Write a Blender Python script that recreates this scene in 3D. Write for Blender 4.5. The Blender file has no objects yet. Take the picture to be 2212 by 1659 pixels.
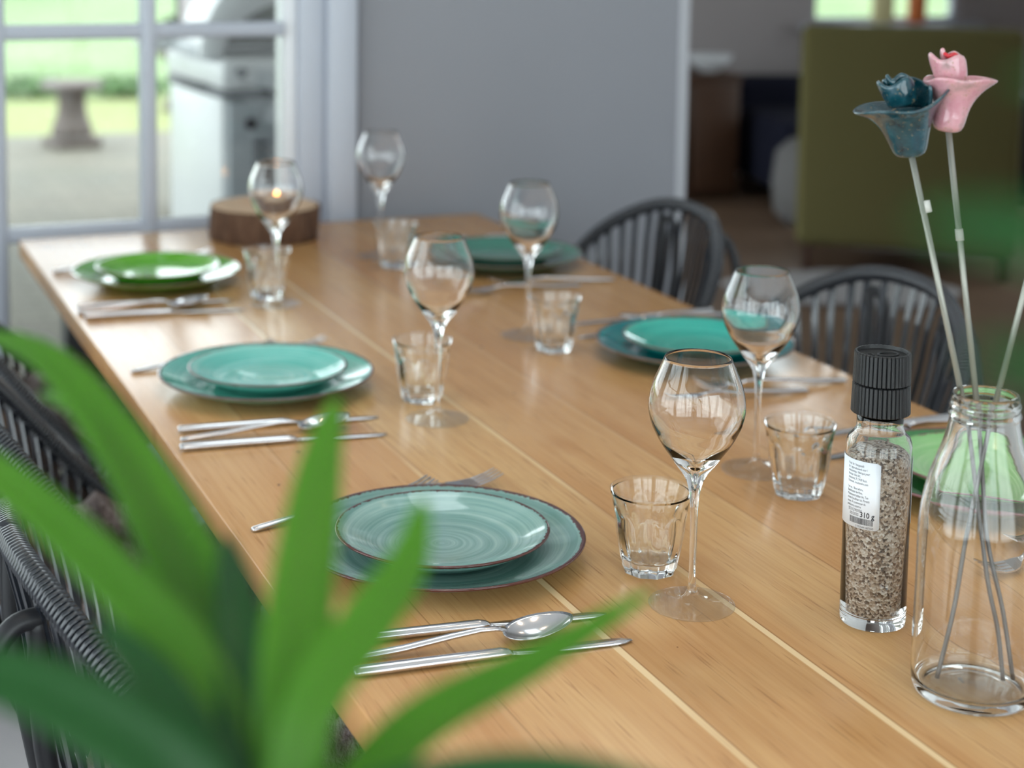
import bpy, bmesh, math, random
from mathutils import Vector, Matrix
R = math.radians
PI = math.pi
TT = 0.75                       # table top height
random.seed(7)
sc = bpy.context.scene
COL = sc.collection

# ------------------------------------------------------------------ materials
def lin(c):
    return tuple((v/255/12.92) if v/255 <= .04045 else ((v/255+.055)/1.055)**2.4 for v in c)

class NT:
    """tiny node-tree helper"""
    def __init__(s, name):
        s.m = bpy.data.materials.new(name); s.m.use_nodes = True
        s.t = s.m.node_tree; s.n = s.t.nodes; s.l = s.t.links
        s.b = s.n['Principled BSDF']; s.out = s.n['Material Output']
    def node(s, typ, **kw):
        n = s.n.new(typ)
        for k, v in kw.items():
            if k.startswith('i_'):
                n.inputs[k[2:].replace('_', ' ')].default_value = v
            else:
                setattr(n, k, v)
        return n
    def link(s, a, b): s.l.new(a, b)
    def math(s, op, a, b=None, clamp=False):
        n = s.n.new('ShaderNodeMath'); n.operation = op; n.use_clamp = clamp
        for i, v in enumerate((a, b)):
            if v is None: continue
            if isinstance(v, (int, float)): n.inputs[i].default_value = v
            else: s.l.new(v, n.inputs[i])
        return n.outputs[0]
    def mix(s, fac, a, b):
        n = s.n.new('ShaderNodeMix'); n.data_type = 'RGBA'
        for sock, v in ((n.inputs[0], fac), (n.inputs[6], a), (n.inputs[7], b)):
            if isinstance(v, (int, float)): sock.default_value = v
            elif isinstance(v, tuple): sock.default_value = (*v[:3], 1)
            else: s.l.new(v, sock)
        return n.outputs[2]
    def ramp(s, fac, stops):
        n = s.n.new('ShaderNodeValToRGB')
        e = n.color_ramp.elements
        while len(e) < len(stops): e.new(.5)
        for i, (p, c) in enumerate(stops):
            e[i].position = p; e[i].color = (*c[:3], 1) if isinstance(c, tuple) else (c, c, c, 1)
        s.l.new(fac, n.inputs[0]); return n.outputs[0]
    def coord(s):
        return s.n.new('ShaderNodeTexCoord').outputs['Object']
    def mapping(s, vec, scale=(1, 1, 1), loc=(0, 0, 0)):
        n = s.n.new('ShaderNodeMapping'); n.inputs['Scale'].default_value = scale; n.inputs['Location'].default_value = loc
        s.l.new(vec, n.inputs[0]); return n.outputs[0]
    def noise(s, vec, scale=5, detail=3, rough=.5):
        n = s.n.new('ShaderNodeTexNoise'); n.inputs['Scale'].default_value = scale
        n.inputs['Detail'].default_value = detail; n.inputs['Roughness'].default_value = rough
        if vec is not None: s.l.new(vec, n.inputs['Vector'])
        return n.outputs[0]
    def bump(s, h, strength=.2, dist=.002):
        n = s.n.new('ShaderNodeBump'); n.inputs['Strength'].default_value = strength; n.inputs['Distance'].default_value = dist
        s.l.new(h, n.inputs['Height']); s.l.new(n.outputs[0], s.b.inputs['Normal'])

def plain(name, rgb, rough=.5, metal=0., var=.0, scale=30, spec=.5, bump=0., coat=0.):
    t = NT(name); b = t.b
    c = lin(rgb)
    b.inputs['Roughness'].default_value = rough; b.inputs['Metallic'].default_value = metal
    b.inputs['Specular IOR Level'].default_value = spec
    b.inputs['Coat Weight'].default_value = coat
    nz = t.noise(t.coord(), scale, 4)
    v = var if var > 0 else .03
    t.link(t.mix(nz, tuple(x*(1-v) for x in c), tuple(min(1, x*(1+v)) for x in c)), b.inputs['Base Color'])
    if bump: t.bump(nz, bump, .01)
    return t.m

def glass_mat(name, tint=(1, 1, 1), rough=0., ior=1.45):
    t = NT(name); b = t.b
    b.inputs['Base Color'].default_value = (*tint, 1); b.inputs['Transmission Weight'].default_value = 1
    b.inputs['Roughness'].default_value = rough; b.inputs['IOR'].default_value = ior
    return t.m

def pane_mat(name):
    """thin window glass: lets light straight through, mirrors a little by fresnel"""
    t = NT(name)
    tr = t.node('ShaderNodeBsdfTransparent'); tr.inputs[0].default_value = (.95, .97, .96, 1)
    gl = t.node('ShaderNodeBsdfGlossy'); gl.inputs['Roughness'].default_value = .02
    fr = t.node('ShaderNodeFresnel'); fr.inputs[0].default_value = 1.3
    mx = t.node('ShaderNodeMixShader'); t.link(fr.outputs[0], mx.inputs[0]); t.link(tr.outputs[0], mx.inputs[1]); t.link(gl.outputs[0], mx.inputs[2])
    t.link(mx.outputs[0], t.out.inputs[0]); return t.m

def thin_glass(name):
    """thin blown glass: straight-through transmission with angle-dependent mirror reflection"""
    t = NT(name)
    g = t.node('ShaderNodeNewGeometry'); d = t.node('ShaderNodeVectorMath', operation='DOT_PRODUCT')
    t.link(g.outputs['Normal'], d.inputs[0]); t.link(g.outputs['Incoming'], d.inputs[1])
    c = t.math('SUBTRACT', 1, t.math('ABSOLUTE', d.outputs['Value'], clamp=True))
    fac = t.math('ADD', t.math('MULTIPLY', t.math('POWER', c, 5), .9), .035, clamp=True)
    tr = t.node('ShaderNodeBsdfTransparent'); tr.inputs[0].default_value = (.985, .99, .988, 1)
    gl = t.node('ShaderNodeBsdfGlossy'); gl.inputs['Roughness'].default_value = .0
    mx = t.node('ShaderNodeMixShader'); t.link(fac, mx.inputs[0]); t.link(tr.outputs[0], mx.inputs[1]); t.link(gl.outputs[0], mx.inputs[2])
    t.link(mx.outputs[0], t.out.inputs[0]); return t.m

def wood_table():
    t = NT('oak_table'); b = t.b
    co = t.coord(); sep = t.node('ShaderNodeSeparateXYZ'); t.link(co, sep.inputs[0])
    W = .131
    u = t.math('DIVIDE', t.math('SUBTRACT', sep.outputs[0], .233-.131*4), W)
    idx = t.math('FLOOR', u); fr = t.math('FRACT', u)
    wn = t.node('ShaderNodeTexWhiteNoise', noise_dimensions='1D'); t.link(idx, wn.inputs['W'])
    off = t.math('MULTIPLY', idx, 3.7)
    cmb = t.node('ShaderNodeCombineXYZ')
    t.link(t.math('MULTIPLY', sep.outputs[0], 1.0), cmb.inputs[0]); t.link(sep.outputs[1], cmb.inputs[1]); t.link(off, cmb.inputs[2])
    big = t.noise(t.mapping(cmb.outputs[0], (9, 1.3, 1)), 1, 4, .55)
    fine = t.noise(t.mapping(cmb.outputs[0], (260, 5, 1)), 1, 5, .6)
    pores = t.noise(t.mapping(cmb.outputs[0], (420, 14, 1)), 1, 2, .5)
    flame = t.noise(t.mapping(cmb.outputs[0], (34, 2.4, 1)), 1, 3, .6)
    base = t.ramp(big, [(.28, lin((184, 134, 82))), (.5, lin((206, 160, 106))), (.72, lin((220, 180, 126)))])
    base = t.mix(t.math('MULTIPLY', t.ramp(flame, [(.45, 0.), (.75, 1.)]), .35), base, lin((174, 116, 66)))
    base = t.mix(t.math('MULTIPLY', t.ramp(fine, [(.4, 0.), (.7, 1.)]), .3), base, lin((160, 104, 56)))
    base = t.mix(t.math('MULTIPLY', t.ramp(pores, [(.62, 0.), (.7, 1.)]), .5), base, lin((128, 82, 48)))
    tint = t.math('MULTIPLY', wn.outputs['Value'], .38)
    base = t.mix(tint, base, lin((190, 130, 78)))
    # pale sapwood strip at the board joints
    seam = t.math('GREATER_THAN', t.math('ADD', fr, t.math('MULTIPLY', big, .02)), .962)
    pick = t.math('ADD', t.math('MULTIPLY', t.math('COMPARE', idx, 3.5), .85), .12)
    pick.node.inputs[0].links[0].from_node.inputs[0].links[0].from_node.inputs[2].default_value = .6
    wig = t.math('MULTIPLY', t.math('MULTIPLY', seam, pick), t.ramp(t.noise(t.mapping(co, (3, 1.2, 1)), 1.6, 2), [(.36, .15), (.5, .85)]))
    base = t.mix(wig, base, lin((236, 206, 160)))
    line = t.math('LESS_THAN', fr, .012)
    base = t.mix(t.math('MULTIPLY', line, .45), base, lin((120, 76, 42)))
    # small knots and dark nicks
    vo = t.node('ShaderNodeTexVoronoi'); vo.inputs['Scale'].default_value = 1.0
    t.link(t.mapping(co, (7, 4.4, 1)), vo.inputs['Vector'])
    wob = t.noise(t.mapping(co, (60, 45, 1)), 1, 3)
    kn = t.math('LESS_THAN', t.math('ADD', vo.outputs['Distance'], t.math('MULTIPLY', wob, .075)), .082)
    base = t.mix(t.math('MULTIPLY', kn, .8), base, lin((82, 52, 34)))
    v2 = t.node('ShaderNodeTexVoronoi'); v2.inputs['Scale'].default_value = 1.0; t.link(t.mapping(co, (19, 11, 1), (.3, .7, 0)), v2.inputs['Vector'])
    rs = t.node('ShaderNodeSeparateColor'); t.link(v2.outputs['Color'], rs.inputs[0])
    nk = t.math('MULTIPLY', t.math('GREATER_THAN', rs.outputs[0], .72), t.math('LESS_THAN', t.math('ADD', v2.outputs['Distance'], t.math('MULTIPLY', wob, .16)), .125))
    base = t.mix(t.math('MULTIPLY', nk, .75), base, lin((88, 62, 46)))
    halo = t.ramp(vo.outputs['Distance'], [(.03, .4), (.2, 0.)])
    base = t.mix(halo, base, lin((168, 106, 56)))
    t.link(base, b.inputs['Base Color'])
    t.link(t.ramp(fine, [(.3, .27), (.8, .19)]), b.inputs['Roughness'])
    b.inputs['Specular IOR Level'].default_value = .5
    t.bump(t.math('ADD', fine, pores), .06, .0005)
    return t.m

def plate_mat(name, base, light, rim, Rr, seed):
    t = NT(name); b = t.b
    co = t.coord(); sep = t.node('ShaderNodeSeparateXYZ'); t.link(co, sep.inputs[0])
    r = t.math('SQRT', t.math('ADD', t.math('POWER', sep.outputs[0], 2), t.math('POWER', sep.outputs[1], 2)))
    sw = t.noise(t.mapping(co, (6, 6, 1), (seed, 0, 0)), 1, 2)
    cmb = t.node('ShaderNodeCombineXYZ')
    t.link(t.math('ADD', t.math('MULTIPLY', r, 150), t.math('MULTIPLY', sw, 2.2)), cmb.inputs[0])
    t.link(t.math('MULTIPLY', sep.outputs[0], 5), cmb.inputs[1]); cmb.inputs[2].default_value = seed
    rings = t.noise(cmb.outputs[0], 1, 5, .65)
    f = t.ramp(rings, [(.42, 0.), (.62, .55), (.75, 1.)])
    c = t.mix(f, lin(base), lin(light))
    ang = t.noise(t.mapping(co, (170, 170, 1), (seed*3, 0, 0)), 1, 3, .7)
    coarse = t.noise(t.mapping(co, (22, 22, 1), (0, seed, 0)), 1, 2)
    edge = t.math('ADD', t.math('SUBTRACT', r, Rr*.969), t.math('MULTIPLY', t.math('SUBTRACT', ang, .5), .0075))
    edge = t.math('ADD', edge, t.math('MULTIPLY', t.math('SUBTRACT', coarse, .5), .0045))
    k = t.math('MULTIPLY', t.math('GREATER_THAN', edge, 0), t.math('GREATER_THAN', sep.outputs[2], (.0185 if Rr > .12 else .0190)))
    c = t.mix(k, c, lin(rim))
    t.link(c, b.inputs['Base Color'])
    b.inputs['Roughness'].default_value = .09; b.inputs['Specular IOR Level'].default_value = .55
    b.inputs['Coat Weight'].default_value = .3; b.inputs['Coat Roughness'].default_value = .05
    t.bump(rings, .05, .001)
    return t.m

def salt_mat():
    t = NT('salt_and_pepper_mix'); co = t.coord()
    vo = t.node('ShaderNodeTexVoronoi'); vo.inputs['Scale'].default_value = 520; t.link(co, vo.inputs['Vector'])
    n2 = t.noise(co, 300, 3, .7)
    sp = t.node('ShaderNodeSeparateColor'); t.link(vo.outputs['Color'], sp.inputs[0])
    c = t.ramp(sp.outputs[0], [(0., lin((58, 44, 36))), (.2, lin((104, 80, 62))), (.36, lin((160, 136, 116))), (.66, lin((178, 158, 140))), (1., lin((206, 194, 182)))])
    c = t.mix(t.ramp(n2, [(.55, 0.), (.7, .8)]), c, lin((86, 64, 50)))
    t.link(c, t.b.inputs['Base Color']); t.b.inputs['Roughness'].default_value = .6
    t.bump(vo.outputs['Distance'], .6, .002); return t.m

def glaze_mat(name, a, bcol, c3, scale=60):
    t = NT(name); co = t.coord()
    n1 = t.noise(co, scale, 4, .6); n2 = t.noise(co, scale*6, 2)
    c = t.ramp(n1, [(.3, lin(a)), (.52, lin(bcol)), (.72, lin(c3))])
    c = t.mix(t.ramp(n2, [(.64, 0.), (.7, .5)]), c, lin((150, 130, 90)))
    t.link(c, t.b.inputs['Base Color']); t.b.inputs['Roughness'].default_value = .1; t.b.inputs['Coat Weight'].default_value = .5
    t.bump(n1, .25, .002); return t.m

def leaf_mat(name, a, bcol, ta=(112, 184, 6), tb_=(156, 214, 8), k=.6):
    t = NT(name); co = t.coord()
    n1 = t.noise(t.mapping(co, (12, 12, 12)), 1, 2)
    t.link(t.mix(n1, lin(a), lin(bcol)), t.b.inputs['Base Color'])
    t.b.inputs['Roughness'].default_value = .42
    tr = t.node('ShaderNodeBsdfTranslucent'); t.link(t.mix(n1, lin(ta), lin(tb_)), tr.inputs[0])
    mx = t.node('ShaderNodeMixShader'); mx.inputs[0].default_value = k
    t.link(t.b.outputs[0], mx.inputs[1]); t.link(tr.outputs[0], mx.inputs[2]); t.link(mx.outputs[0], t.out.inputs[0])
    return t.m

def fur_mat():
    t = NT('grey_fur'); co = t.coord()
    n1 = t.noise(t.mapping(co, (22, 14, 22)), 1, 5, .65); n2 = t.noise(t.mapping(co, (160, 60, 160)), 1, 3, .7)
    c = t.ramp(n1, [(.32, lin((70, 60, 60))), (.5, lin((138, 126, 124))), (.66, lin((206, 196, 194)))])
    c = t.mix(t.math('MULTIPLY', n2, .5), c, lin((96, 86, 84)))
    t.link(c, t.b.inputs['Base Color']); t.b.inputs['Roughness'].default_value = .95
    t.bump(n2, 1., .01); return t.m

def ground_mat(name, cols, scale, rough=.9, stretch=(1, 1, 1), bump=.4):
    t = NT(name); co = t.coord()
    n = t.noise(t.mapping(co, stretch), scale, 6, .65)
    t.link(t.ramp(n, [(.25+.5*i/(len(cols)-1), lin(c)) for i, c in enumerate(cols)]), t.b.inputs['Base Color'])
    t.b.inputs['Roughness'].default_value = rough; t.bump(n, bump, .02); return t.m

def lawn_mat():
    t = NT('lawn_grass'); co = t.coord(); sep = t.node('ShaderNodeSeparateXYZ'); t.link(co, sep.inputs[0])
    n = t.noise(t.mapping(co, (.5, .5, 1)), 1.3, 5, .6); n2 = t.noise(co, 9, 4, .7)
    c = t.ramp(n, [(.3, lin((84, 106, 60))), (.5, lin((102, 124, 76))), (.7, lin((122, 138, 98)))])
    c = t.mix(t.math('MULTIPLY', n2, .4), c, lin((92, 120, 66)))
    sunlit_band = t.ramp(t.math('ADD', t.math('DIVIDE', sep.outputs[1], 10), t.math('MULTIPLY', n2, .06)), [(.02, 1.), (.2, .9), (.27, 0.)])
    c = t.mix(sunlit_band, c, lin((128, 134, 84)))  # sunlit yellow strip along the near lawn edge, painted into the grass colour
    t.link(c, t.b.inputs['Base Color']); t.b.inputs['Roughness'].default_value = .9; return t.m

def paving_mat():
    t = NT('terrace_pavers'); co = t.coord()
    br = t.node('ShaderNodeTexBrick'); t.link(co, br.inputs['Vector'])
    br.inputs['Scale'].default_value = 1; br.inputs['Brick Width'].default_value = .2; br.inputs['Row Height'].default_value = .1
    br.inputs['Mortar Size'].default_value = .006
    br.inputs['Color1'].default_value = (*lin((104, 99, 88)), 1); br.inputs['Color2'].default_value = (*lin((116, 111, 98)), 1)
    br.inputs['Mortar'].default_value = (*lin((86, 85, 68)), 1)
    n = t.noise(co, 1.6, 5, .6)
    c = t.mix(t.math('MULTIPLY', t.ramp(n, [(.4, 0.), (.7, 1.)]), .5), br.outputs[0], lin((84, 88, 80)))
    t.link(c, t.b.inputs['Base Color']); t.b.inputs['Roughness'].default_value = .8; return t.m

def emit_mat(name, rgb, s):
    t = NT(name); t.b.inputs['Emission Color'].default_value = (*lin(rgb), 1); t.b.inputs['Emission Strength'].default_value = s
    t.b.inputs['Base Color'].default_value = (*lin(rgb), 1); return t.m

M = dict(
    oak=wood_table(),
    glass=glass_mat('clear_glass', (1, 1, 1)), thin=thin_glass('blown_thin_glass'), tglass=glass_mat('tumbler_glass', (.985, 1, .995), 0, 1.5),
    bglass=glass_mat('bottle_glass', (.985, .995, .985), 0, 1.48), pane=pane_mat('window_pane'),
    steel=plain('brushed_steel', (216, 214, 216), .16, 1., .03, 200),
    blackmetal=plain('black_powder_coat', (26, 26, 30), .42, 0, .08, 60),
    cord=plain('black_plastic_cord', (27, 31, 39), .24, 0, .1, 90, 1.),
    white=plain('white_paint', (226, 228, 232), .35, 0, .02, 20),
    frame=plain('white_window_paint', (184, 189, 200), .4, 0, .02, 20),
    wall=plain('grey_wall_paint', (139, 140, 146), .8, 0, .02, 3),
    wallw=plain('white_wall_paint', (226, 226, 226), .85, 0, .02, 3),
    walld=plain('taupe_wall_paint', (172, 164, 164), .85, 0, .04, 3),
    tile=ground_mat('grey_floor_tile', [(176, 172, 174), (196, 192, 194), (206, 203, 204)], 3, .45, bump=.02),
    bead=plain('corner_bead_paint', (172, 173, 178), .7, 0, .02, 3),
    brown=ground_mat('brown_floorboards', [(104, 82, 66), (128, 102, 82), (142, 116, 96)], 4, .5, (8, 1, 1), .05),
    ceil=plain('ceiling_paint', (236, 236, 236), .9, 0, .02, 2),
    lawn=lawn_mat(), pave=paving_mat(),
    stone=plain('weathered_stone', (112, 104, 100), .9, 0, .15, 14, .3, .3),
    stainless=plain('white_grill_enamel', (200, 203, 204), .35, 0, .03, 20),
    grilldoor=plain('grey_grill_door', (172, 178, 182), .45, .0, .04, 10),
    grilldark=plain('black_grill_trim', (30, 34, 48), .5, 0, .05, 20),
    soot=plain('sooty_lid_lining', (112, 104, 96), .7, 0, .12, 8),
    leaf=leaf_mat('plant_leaf', (84, 140, 44), (112, 162, 56)),
    leafd=leaf_mat('plant_leaf_dark', (22, 78, 30), (38, 100, 36), (40, 110, 10), (64, 136, 12), .4),
    cane=plain('plant_cane', (120, 104, 72), .9, 0, .2, 60, .3, .4),
    potm=plain('terracotta_grey_pot', (122, 120, 118), .8, 0, .08, 20),
    soil=plain('potting_soil', (52, 40, 32), .95, 0, .3, 80, .2, .6),
    fur=fur_mat(), olive=plain('olive_fabric', (112, 106, 68), .9, 0, .08, 300, .2, .1),
    navy=plain('navy_fabric', (30, 32, 48), .9, 0, .1, 200, .2), greyf=plain('light_grey_fabric', (190, 188, 190), .95, 0, .08, 60, .2, .3),
    greyp=plain('grey_pouf_fabric', (128, 126, 126), .95, 0, .08, 60, .2, .3),
    darkwood=plain('dark_brown_wood', (74, 48, 32), .5, 0, .15, 12),
    bark=ground_mat('tree_bark', [(70, 48, 36), (104, 76, 58), (134, 104, 82)], 60, .9, (1, 1, .25), .9),
    cutwood=plain('pale_sawn_wood', (190, 160, 130), .8, 0, .12, 40),
    wax=plain('candle_wax', (240, 232, 214), .4, 0, .02, 20), wick=plain('black_wick', (20, 18, 16), .9),
    flame=emit_mat('candle_flame', (255, 176, 92), 22),
    black=plain('black_grinder_plastic', (20, 21, 23), .38, 0, .06, 60), salt=salt_mat(),
    paper=plain('white_label_paper', (232, 236, 242), .5, 0, .01, 40), ink=plain('black_ink', (28, 28, 34), .6),
    stemm=plain('clear_stem_rod', (150, 150, 140), .25, .3, .06, 40), clip=plain('white_clip', (226, 222, 216), .5),
    wire=plain('grey_wire', (104, 100, 98), .45, .5, .15, 30),
    teal=glaze_mat('teal_glaze', (6, 34, 44), (18, 66, 76), (62, 88, 98)),
    pink=glaze_mat('pink_glaze', (192, 126, 138), (204, 152, 158), (158, 132, 130)), red=plain('red_glaze', (206, 40, 52), .12, 0, .1, 60, coat=.5),
    shrub=plain('shrub_leaf', (74, 108, 54), .7, 0, .3, 40, .2), hedge=plain('hedge_leaf', (34, 54, 30), .7, 0, .3, 40, .2),
    orange=plain('orange_ceramic', (220, 120, 60), .5), yellow=plain('cream_plastic', (226, 214, 160), .5),
)

# ------------------------------------------------------------------ mesh helpers
def new(name, verts, faces, mat, parent=None, smooth=True, loc=None):
    me = bpy.data.meshes.new(name); me.from_pydata([tuple(v) for v in verts], [], faces)
    me.materials.append(mat)
    if smooth: me.polygons.foreach_set('use_smooth', [True]*len(me.polygons))
    me.update()
    o = bpy.data.objects.new(name, me); COL.objects.link(o)
    if parent: o.parent = parent
    if loc: o.location = loc
    return o

def fix_normals(o):
    bm = bmesh.new(); bm.from_mesh(o.data); bmesh.ops.recalc_face_normals(bm, faces=bm.faces); bm.to_mesh(o.data); bm.free(); return o

def tag(o, label=None, cat=None, group=None, kind=None):
    if label: o['label'] = label
    if cat: o['category'] = cat
    if group: o['group'] = group
    if kind: o['kind'] = kind
    return o

def empty(name, loc=(0, 0, 0), rz=0, label=None, cat=None, group=None):
    o = bpy.data.objects.new(name, None); COL.objects.link(o); o.empty_display_size = .05
    o.location = loc; o.rotation_euler = (0, 0, rz); return tag(o, label, cat, group)

def copy_tree(o, loc, rz, label, group=None):
    r = o.copy(); COL.objects.link(r); r.location = loc; r.rotation_euler = (0, 0, rz); r['label'] = label
    if group: r['group'] = group
    for ch in list(o.children):
        c = ch.copy(); COL.objects.link(c); c.parent = r
        for g in list(ch.children):
            d = g.copy(); COL.objects.link(d); d.parent = c
    return r

def box(x0, x1, y0, y1, z0, z1):
    v = [(x0, y0, z0), (x1, y0, z0), (x1, y1, z0), (x0, y1, z0), (x0, y0, z1), (x1, y0, z1), (x1, y1, z1), (x0, y1, z1)]
    f = [(0, 3, 2, 1), (4, 5, 6, 7), (0, 1, 5, 4), (1, 2, 6, 5), (2, 3, 7, 6), (3, 0, 4, 7)]
    return v, f

def boxo(name, b, mat, parent=None, bevel=0., seg=2):
    v, f = box(*b); o = new(name, v, f, mat, parent, False)
    if bevel:
        m = o.modifiers.new('bevel', 'BEVEL'); m.width = bevel; m.segments = seg; m.limit_method = 'ANGLE'
        o.data.polygons.foreach_set('use_smooth', [True]*6)
    return o

def lathe(profile, seg=64, close=True, rad=None):
    """profile of (r,z); rad(r,z,theta)->r lets the section vary"""
    v, f = [], []; rings = []
    for (r, z) in profile:
        if r < 1e-6:
            rings.append([len(v)]); v.append((0, 0, z))
        else:
            ring = []
            for i in range(seg):
                a = 2*PI*i/seg; rr = rad(r, z, a) if rad else r
                ring.append(len(v)); v.append((rr*math.cos(a), rr*math.sin(a), z))
            rings.append(ring)
    pairs = list(zip(rings[:-1], rings[1:]))
    if close and len(rings[0]) > 1 and len(rings[-1]) > 1: pairs.append((rings[-1], rings[0]))
    for A, B in pairs:
        if len(A) == 1 and len(B) == 1: continue
        for i in range(seg):
            j = (i+1) % seg
            if len(A) == 1: f.append((A[0], B[j], B[i]))
            elif len(B) == 1: f.append((A[i], A[j], B[0]))
            else: f.append((A[i], A[j], B[j], B[i]))
    return v, f

def smoothp(pts, n=6):
    """Catmull-Rom through 2-D/3-D points"""
    out = []
    P = [Vector(p) for p in pts]
    for i in range(len(P)-1):
        p0 = P[max(i-1, 0)]; p1 = P[i]; p2 = P[i+1]; p3 = P[min(i+2, len(P)-1)]
        for k in range(n):
            t = k/n
            out.append(.5*((2*p1)+(p2-p0)*t+(2*p0-5*p1+4*p2-p3)*t*t+(3*p1-p0-3*p2+p3)*t**3))
    out.append(P[-1]); return out

def tube(path, rad, seg=10, closed=False, caps=True, flat=1.):
    """swept round section; rad number or list"""
    P = [Vector(p) for p in path]; n = len(P)
    rr = rad if isinstance(rad, (list, tuple)) else [rad]*n
    v, f = [], []
    T = []
    for i in range(n):
        a = P[(i-1) % n] if (closed or i > 0) else P[i]
        b = P[(i+1) % n] if (closed or i < n-1) else P[i]
        T.append((b-a).normalized())
    up = Vector((0, 0, 1)) if abs(T[0].z) < .9 else Vector((1, 0, 0))
    N = (up - T[0]*up.dot(T[0])).normalized()
    for i in range(n):
        N = (N - T[i]*N.dot(T[i])).normalized(); B = T[i].cross(N)
        for k in range(seg):
            a = 2*PI*k/seg
            v.append(P[i]+(N*math.cos(a)*flat+B*math.sin(a))*rr[i])
    for i in range(n if closed else n-1):
        j = (i+1) % n
        for k in range(seg):
            l = (k+1) % seg
            f.append((i*seg+k, i*seg+l, j*seg+l, j*seg+k))
    if caps and not closed:
        f.append(tuple(range(seg))[::-1]); f.append(tuple((n-1)*seg+k for k in range(seg)))
    return v, f

def closed_curve(pts, n):
    P = [Vector(p) for p in pts]; m = len(P); out = []
    for i in range(m):
        p0, p1, p2, p3 = P[i-1], P[i], P[(i+1) % m], P[(i+2) % m]
        for k in range(n):
            t = k/n
            out.append(.5*((2*p1)+(p2-p0)*t+(2*p0-5*p1+4*p2-p3)*t*t+(3*p1-p0-3*p2+p3)*t**3))
    return out

def struct(o): o['kind'] = 'structure'; return o

# ------------------------------------------------------------------ room shell
YW = 0.06            # inner face of the garden wall
CE = 2.65
struct(boxo('floor', (-2.2, 2.7, -5.4, YW+.12, -.1, 0), M['tile']))
struct(boxo('trim_3', (1.383, 1.409, YW-.004, YW+.02, 0, CE), M['bead'], None, .006, 3))
struct(boxo('floor_living', (1.40, 6.6, YW+.12, 4.6, -.1, 0), M['brown']))
struct(boxo('wall_back', (.66, 1.405, YW, YW+.24, 0, CE), M['wall'], None, .02, 4))


struct(boxo('wall_right', (2.6, 2.7, -5.4, YW+.24, 0, CE), M['wallw']))
struct(boxo('wall_front', (2.7, 6.6, YW+.12, YW+.24, 0, CE), M['walld']))

def wall_with_holes(name, axis, p0, p1, a0, a1, z0, z1, holes, mat):
    """wall slab between p0,p1 along the normal axis with rectangular holes (a0,a1,z0,z1)"""
    bm = bmesh.new()
    As = sorted({a0, a1, *[h[0] for h in holes], *[h[1] for h in holes]}); Zs = sorted({z0, z1, *[h[2] for h in holes], *[h[3] for h in holes]})
    for i in range(len(As)-1):
        for j in range(len(Zs)-1):
            ca, cz = (As[i]+As[i+1])/2, (Zs[j]+Zs[j+1])/2
            if any(h[0] < ca < h[1] and h[2] < cz < h[3] for h in holes): continue
            b = {'x': (p0, p1, As[i], As[i+1], Zs[j], Zs[j+1]), 'y': (As[i], As[i+1], p0, p1, Zs[j], Zs[j+1]), 'z': (As[i], As[i+1], Zs[j], Zs[j+1], p0, p1)}[axis]
            v, f = box(*b); vs = [bm.verts.new(q) for q in v]
            for q in f: bm.faces.new([vs[k] for k in q])
    bmesh.ops.remove_doubles(bm, verts=bm.verts, dist=1e-5)
    seen = {}
    for fc in list(bm.faces):
        key = tuple(sorted(v.index for v in fc.verts))
    bm.verts.index_update()
    for fc in list(bm.faces):
        key = frozenset(v.index for v in fc.verts)
        seen.setdefault(key, []).append(fc)
    kill = [fc for l in seen.values() if len(l) > 1 for fc in l]
    bmesh.ops.delete(bm, geom=kill, context='FACES_ONLY')
    me = bpy.data.meshes.new(name); bm.to_mesh(me); bm.free(); me.materials.append(mat)
    o = bpy.data.objects.new(name, me); COL.objects.link(o); return struct(o)

def window(name, axis, p, a0, a1, z0, z1, na, nz, fr=.06, mt=.024, dep=.05, glass=True):
    """window unit: outer frame, muntin bars, one pane sheet; children of a structure empty"""
    root = bpy.data.objects.new(name, None); COL.objects.link(root); struct(root)
    def bx(A0, A1, Z0, Z1, d=dep): return {'x': (p-d/2, p+d/2, A0, A1, Z0, Z1), 'y': (A0, A1, p-d/2, p+d/2, Z0, Z1), 'z': (A0, A1, Z0, Z1, p-d/2, p+d/2)}[axis]
    bm = bmesh.new()
    def add(b):
        v, f = box(*b); vs = [bm.verts.new(q) for q in v]
        for q in f: bm.faces.new([vs[k] for k in q])
    add(bx(a0, a0+fr, z0, z1)); add(bx(a1-fr, a1, z0, z1)); add(bx(a0+fr, a1-fr, z0, z0+fr)); add(bx(a0+fr, a1-fr, z1-fr, z1))
    me = bpy.data.meshes.new('window_frame'); bm.to_mesh(me); bm.free(); me.materials.append(M['frame'])
    fo = bpy.data.objects.new('window_frame', me); COL.objects.link(fo); fo.parent = root
    for i in range(1, na):
        a = a0+fr+(a1-a0-2*fr)*i/na; boxo('muntin', bx(a-mt/2, a+mt/2, z0+fr, z1-fr, dep*.8), M['frame'], root)
    for j in range(1, nz):
        z = z0+fr+(z1-z0-2*fr)*j/nz; boxo('muntin', bx(a0+fr, a1-fr, z-mt/2, z+mt/2, dep*.78), M['frame'], root)
    if glass:
        boxo('pane', bx(a0+fr*.8, a1-fr*.8, z0+fr*.8, z1-fr*.8, .004), M['pane'], root)
    return root

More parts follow.
